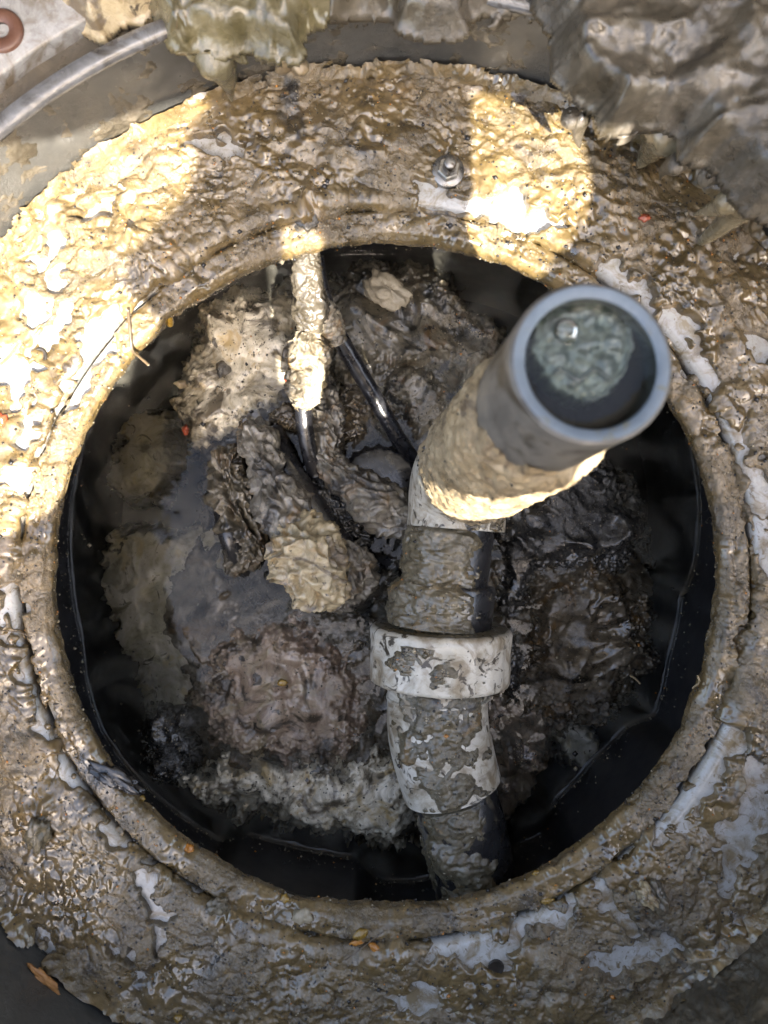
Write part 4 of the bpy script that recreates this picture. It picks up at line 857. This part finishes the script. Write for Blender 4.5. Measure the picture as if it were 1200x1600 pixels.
# strands and small drips on the lip
def strand(pts, r, mat, name, label, cat):
    P = [at(*p) for p in pts]; v, f = tube(P, [r] * len(P), 30, 8, lambda V, u, a, R: .3 * r * fbm(V, 200, 2, 1))
    link(name, make_mesh(name, v, f), M[mat], base=P[-1], label=label, cat=cat, group='strands caught on the ring')
strand([(200, 485, .004), (203, 515, .004), (206, 545, .0), (216, 556, -.008), (232, 570, -.018)], .0010, 'twig', 'twig', 'bent pale twig poking over the upper left lip', 'twig')
strand([(264, 490, -.010), (266, 500, -.016), (266, 508, -.020)], .0020, 'yellow', 'drip', 'tiny yellow drip hanging from the upper left lip', 'drip')
strand([(472, 330, .006), (470, 310, .012), (474, 293, .02)], .0004, 'twig', 'hair', 'single dark hair above the cables', 'hair')
strand([(1000, 1068, -.006), (992, 1060, -.010), (985, 1056, -.014)], .0006, 'tanrag', 'fibre', 'short pale fibre sticking out of the right lip', 'fibre')
strand([(1082, 1075, -.008), (1092, 1066, -.004), (1090, 1056, -.002)], .0006, 'tanrag', 'fibre', 'fine curled fibre on the right lip', 'fibre')
strand([(60, 1172, .006), (90, 1178, .004), (120, 1170, -.004), (140, 1166, -.008)], .0004, 'twig', 'hair', 'dark hair crossing the groove at left', 'hair')
strand([(0, 985, .006), (30, 988, .006), (50, 996, .005)], .0004, 'twig', 'hair', 'dark hair on the bare patch at far left', 'hair')
strand([(540, 1500, .008), (580, 1470, .010), (600, 1455, .010)], .0004, 'twig', 'hair', 'brown hair near the orange peel scrap', 'hair')

# ------------------------------------------------------------------ added unseen lid flap beyond the rim, cuts sky light on the far ring
blocker = thing('sky_blocker', (CX + .18, .47, .07), 'dark half round lid flap standing open beyond the far rim', 'blocker')
ul = np.array([1., 0, 0]); wl_ = np.array([0, -.30, .954]); nl_ = np.cross(ul, wl_); lo = np.array([CX + .18, .47, .07])
ar = np.linspace(0, np.pi, 49); rim_ = np.stack([.85 * np.cos(ar), .80 * np.sin(ar)], 1)
def blocker_sheet(scale_, t0, t1):
    A_ = [lo + ul * x * scale_ + wl_ * y * scale_ + nl_ * t0 for x, y in rim_]; B_ = [p + nl_ * (t1 - t0) for p in A_]; n = len(A_)
    m = bpy.data.meshes.new('blocker'); m.from_pydata([tuple(p) for p in A_ + B_], [], [list(range(n)), list(range(2 * n - 1, n - 1, -1))] + [[(i + 1) % n, i, i + n, (i + 1) % n + n] for i in range(n)]); m.update(); return m
link('blocker_plate', blocker_sheet(1, 0, -.012), M['blocker'], blocker); link('blocker_panel', blocker_sheet(.86, -.0125, -.020), M['blocker'], blocker)
for sx in (-.25, .25):
    v, f = tube([lo + ul * (sx - .05), lo + ul * (sx + .05)], [.012, .012], 4, 20); link('blocker_hinge', make_mesh('blocker_hinge', v, f), M['steel'], blocker)

# ------------------------------------------------------------------ added unseen screen behind the viewer, boards shaped to throw the shade
FY, LEAN = -.60, .72
def shade_board(poly, thick=.022):
    """a board of the added leaning screen; outline given where its shadow edge falls on the ring plane"""
    pts = []
    for px, py in poly:
        x, y = (px - 600) * CAM_H / F_PX, (800 - py) * CAM_H / F_PX
        h = (y - FY) / (SUN_DY + LEAN); pts.append((x - SUN_DX * h, h))
    n = len(pts); V = [(x, FY + LEAN * z, z) for x, z in pts] + [(x, FY + LEAN * z - thick, z + thick * .7) for x, z in pts]
    m = bpy.data.meshes.new('gobo'); m.from_pydata(V, [], [list(range(n)), list(range(2 * n - 1, n - 1, -1))] + [[j, i, i + n, j + n] for i, j in zip(range(n), list(range(1, n)) + [0])]); m.update()
    return m
scr = thing('gobo_screen', (0, FY, 0), 'shaped boards added behind the viewer to throw shade over the opening', 'screen')
for poly in ([(-60, 1900), (1420, 1900), (1420, 800), (90, 800), (40, 828), (-60, 822)],
             [(190, 798), (240, 640), (262, 480), (214, 440), (212, 372), (262, 330), (300, 288), (318, 215), (300, 190), (345, 152), (330, 118), (446, 118), (438, 318), (490, 798)],
             [(562, 798), (514, 316), (738, 316), (700, 480), (655, 640), (655, 798)],
             [(446, 330), (446, 118), (735, 118), (738, 314), (522, 352), (500, 338)],
             [(782, 798), (800, 620), (870, 400), (888, 366), (912, 330), (924, 250), (915, 200), (896, 160), (880, 118), (1600, 118), (1600, 798)],
             [(-200, 145), (120, 165), (330, 116), (690, 116), (800, 124), (1600, 116), (1600, -420), (-200, -420)]):
    link('gobo', shade_board(poly), M['wood'], scr)
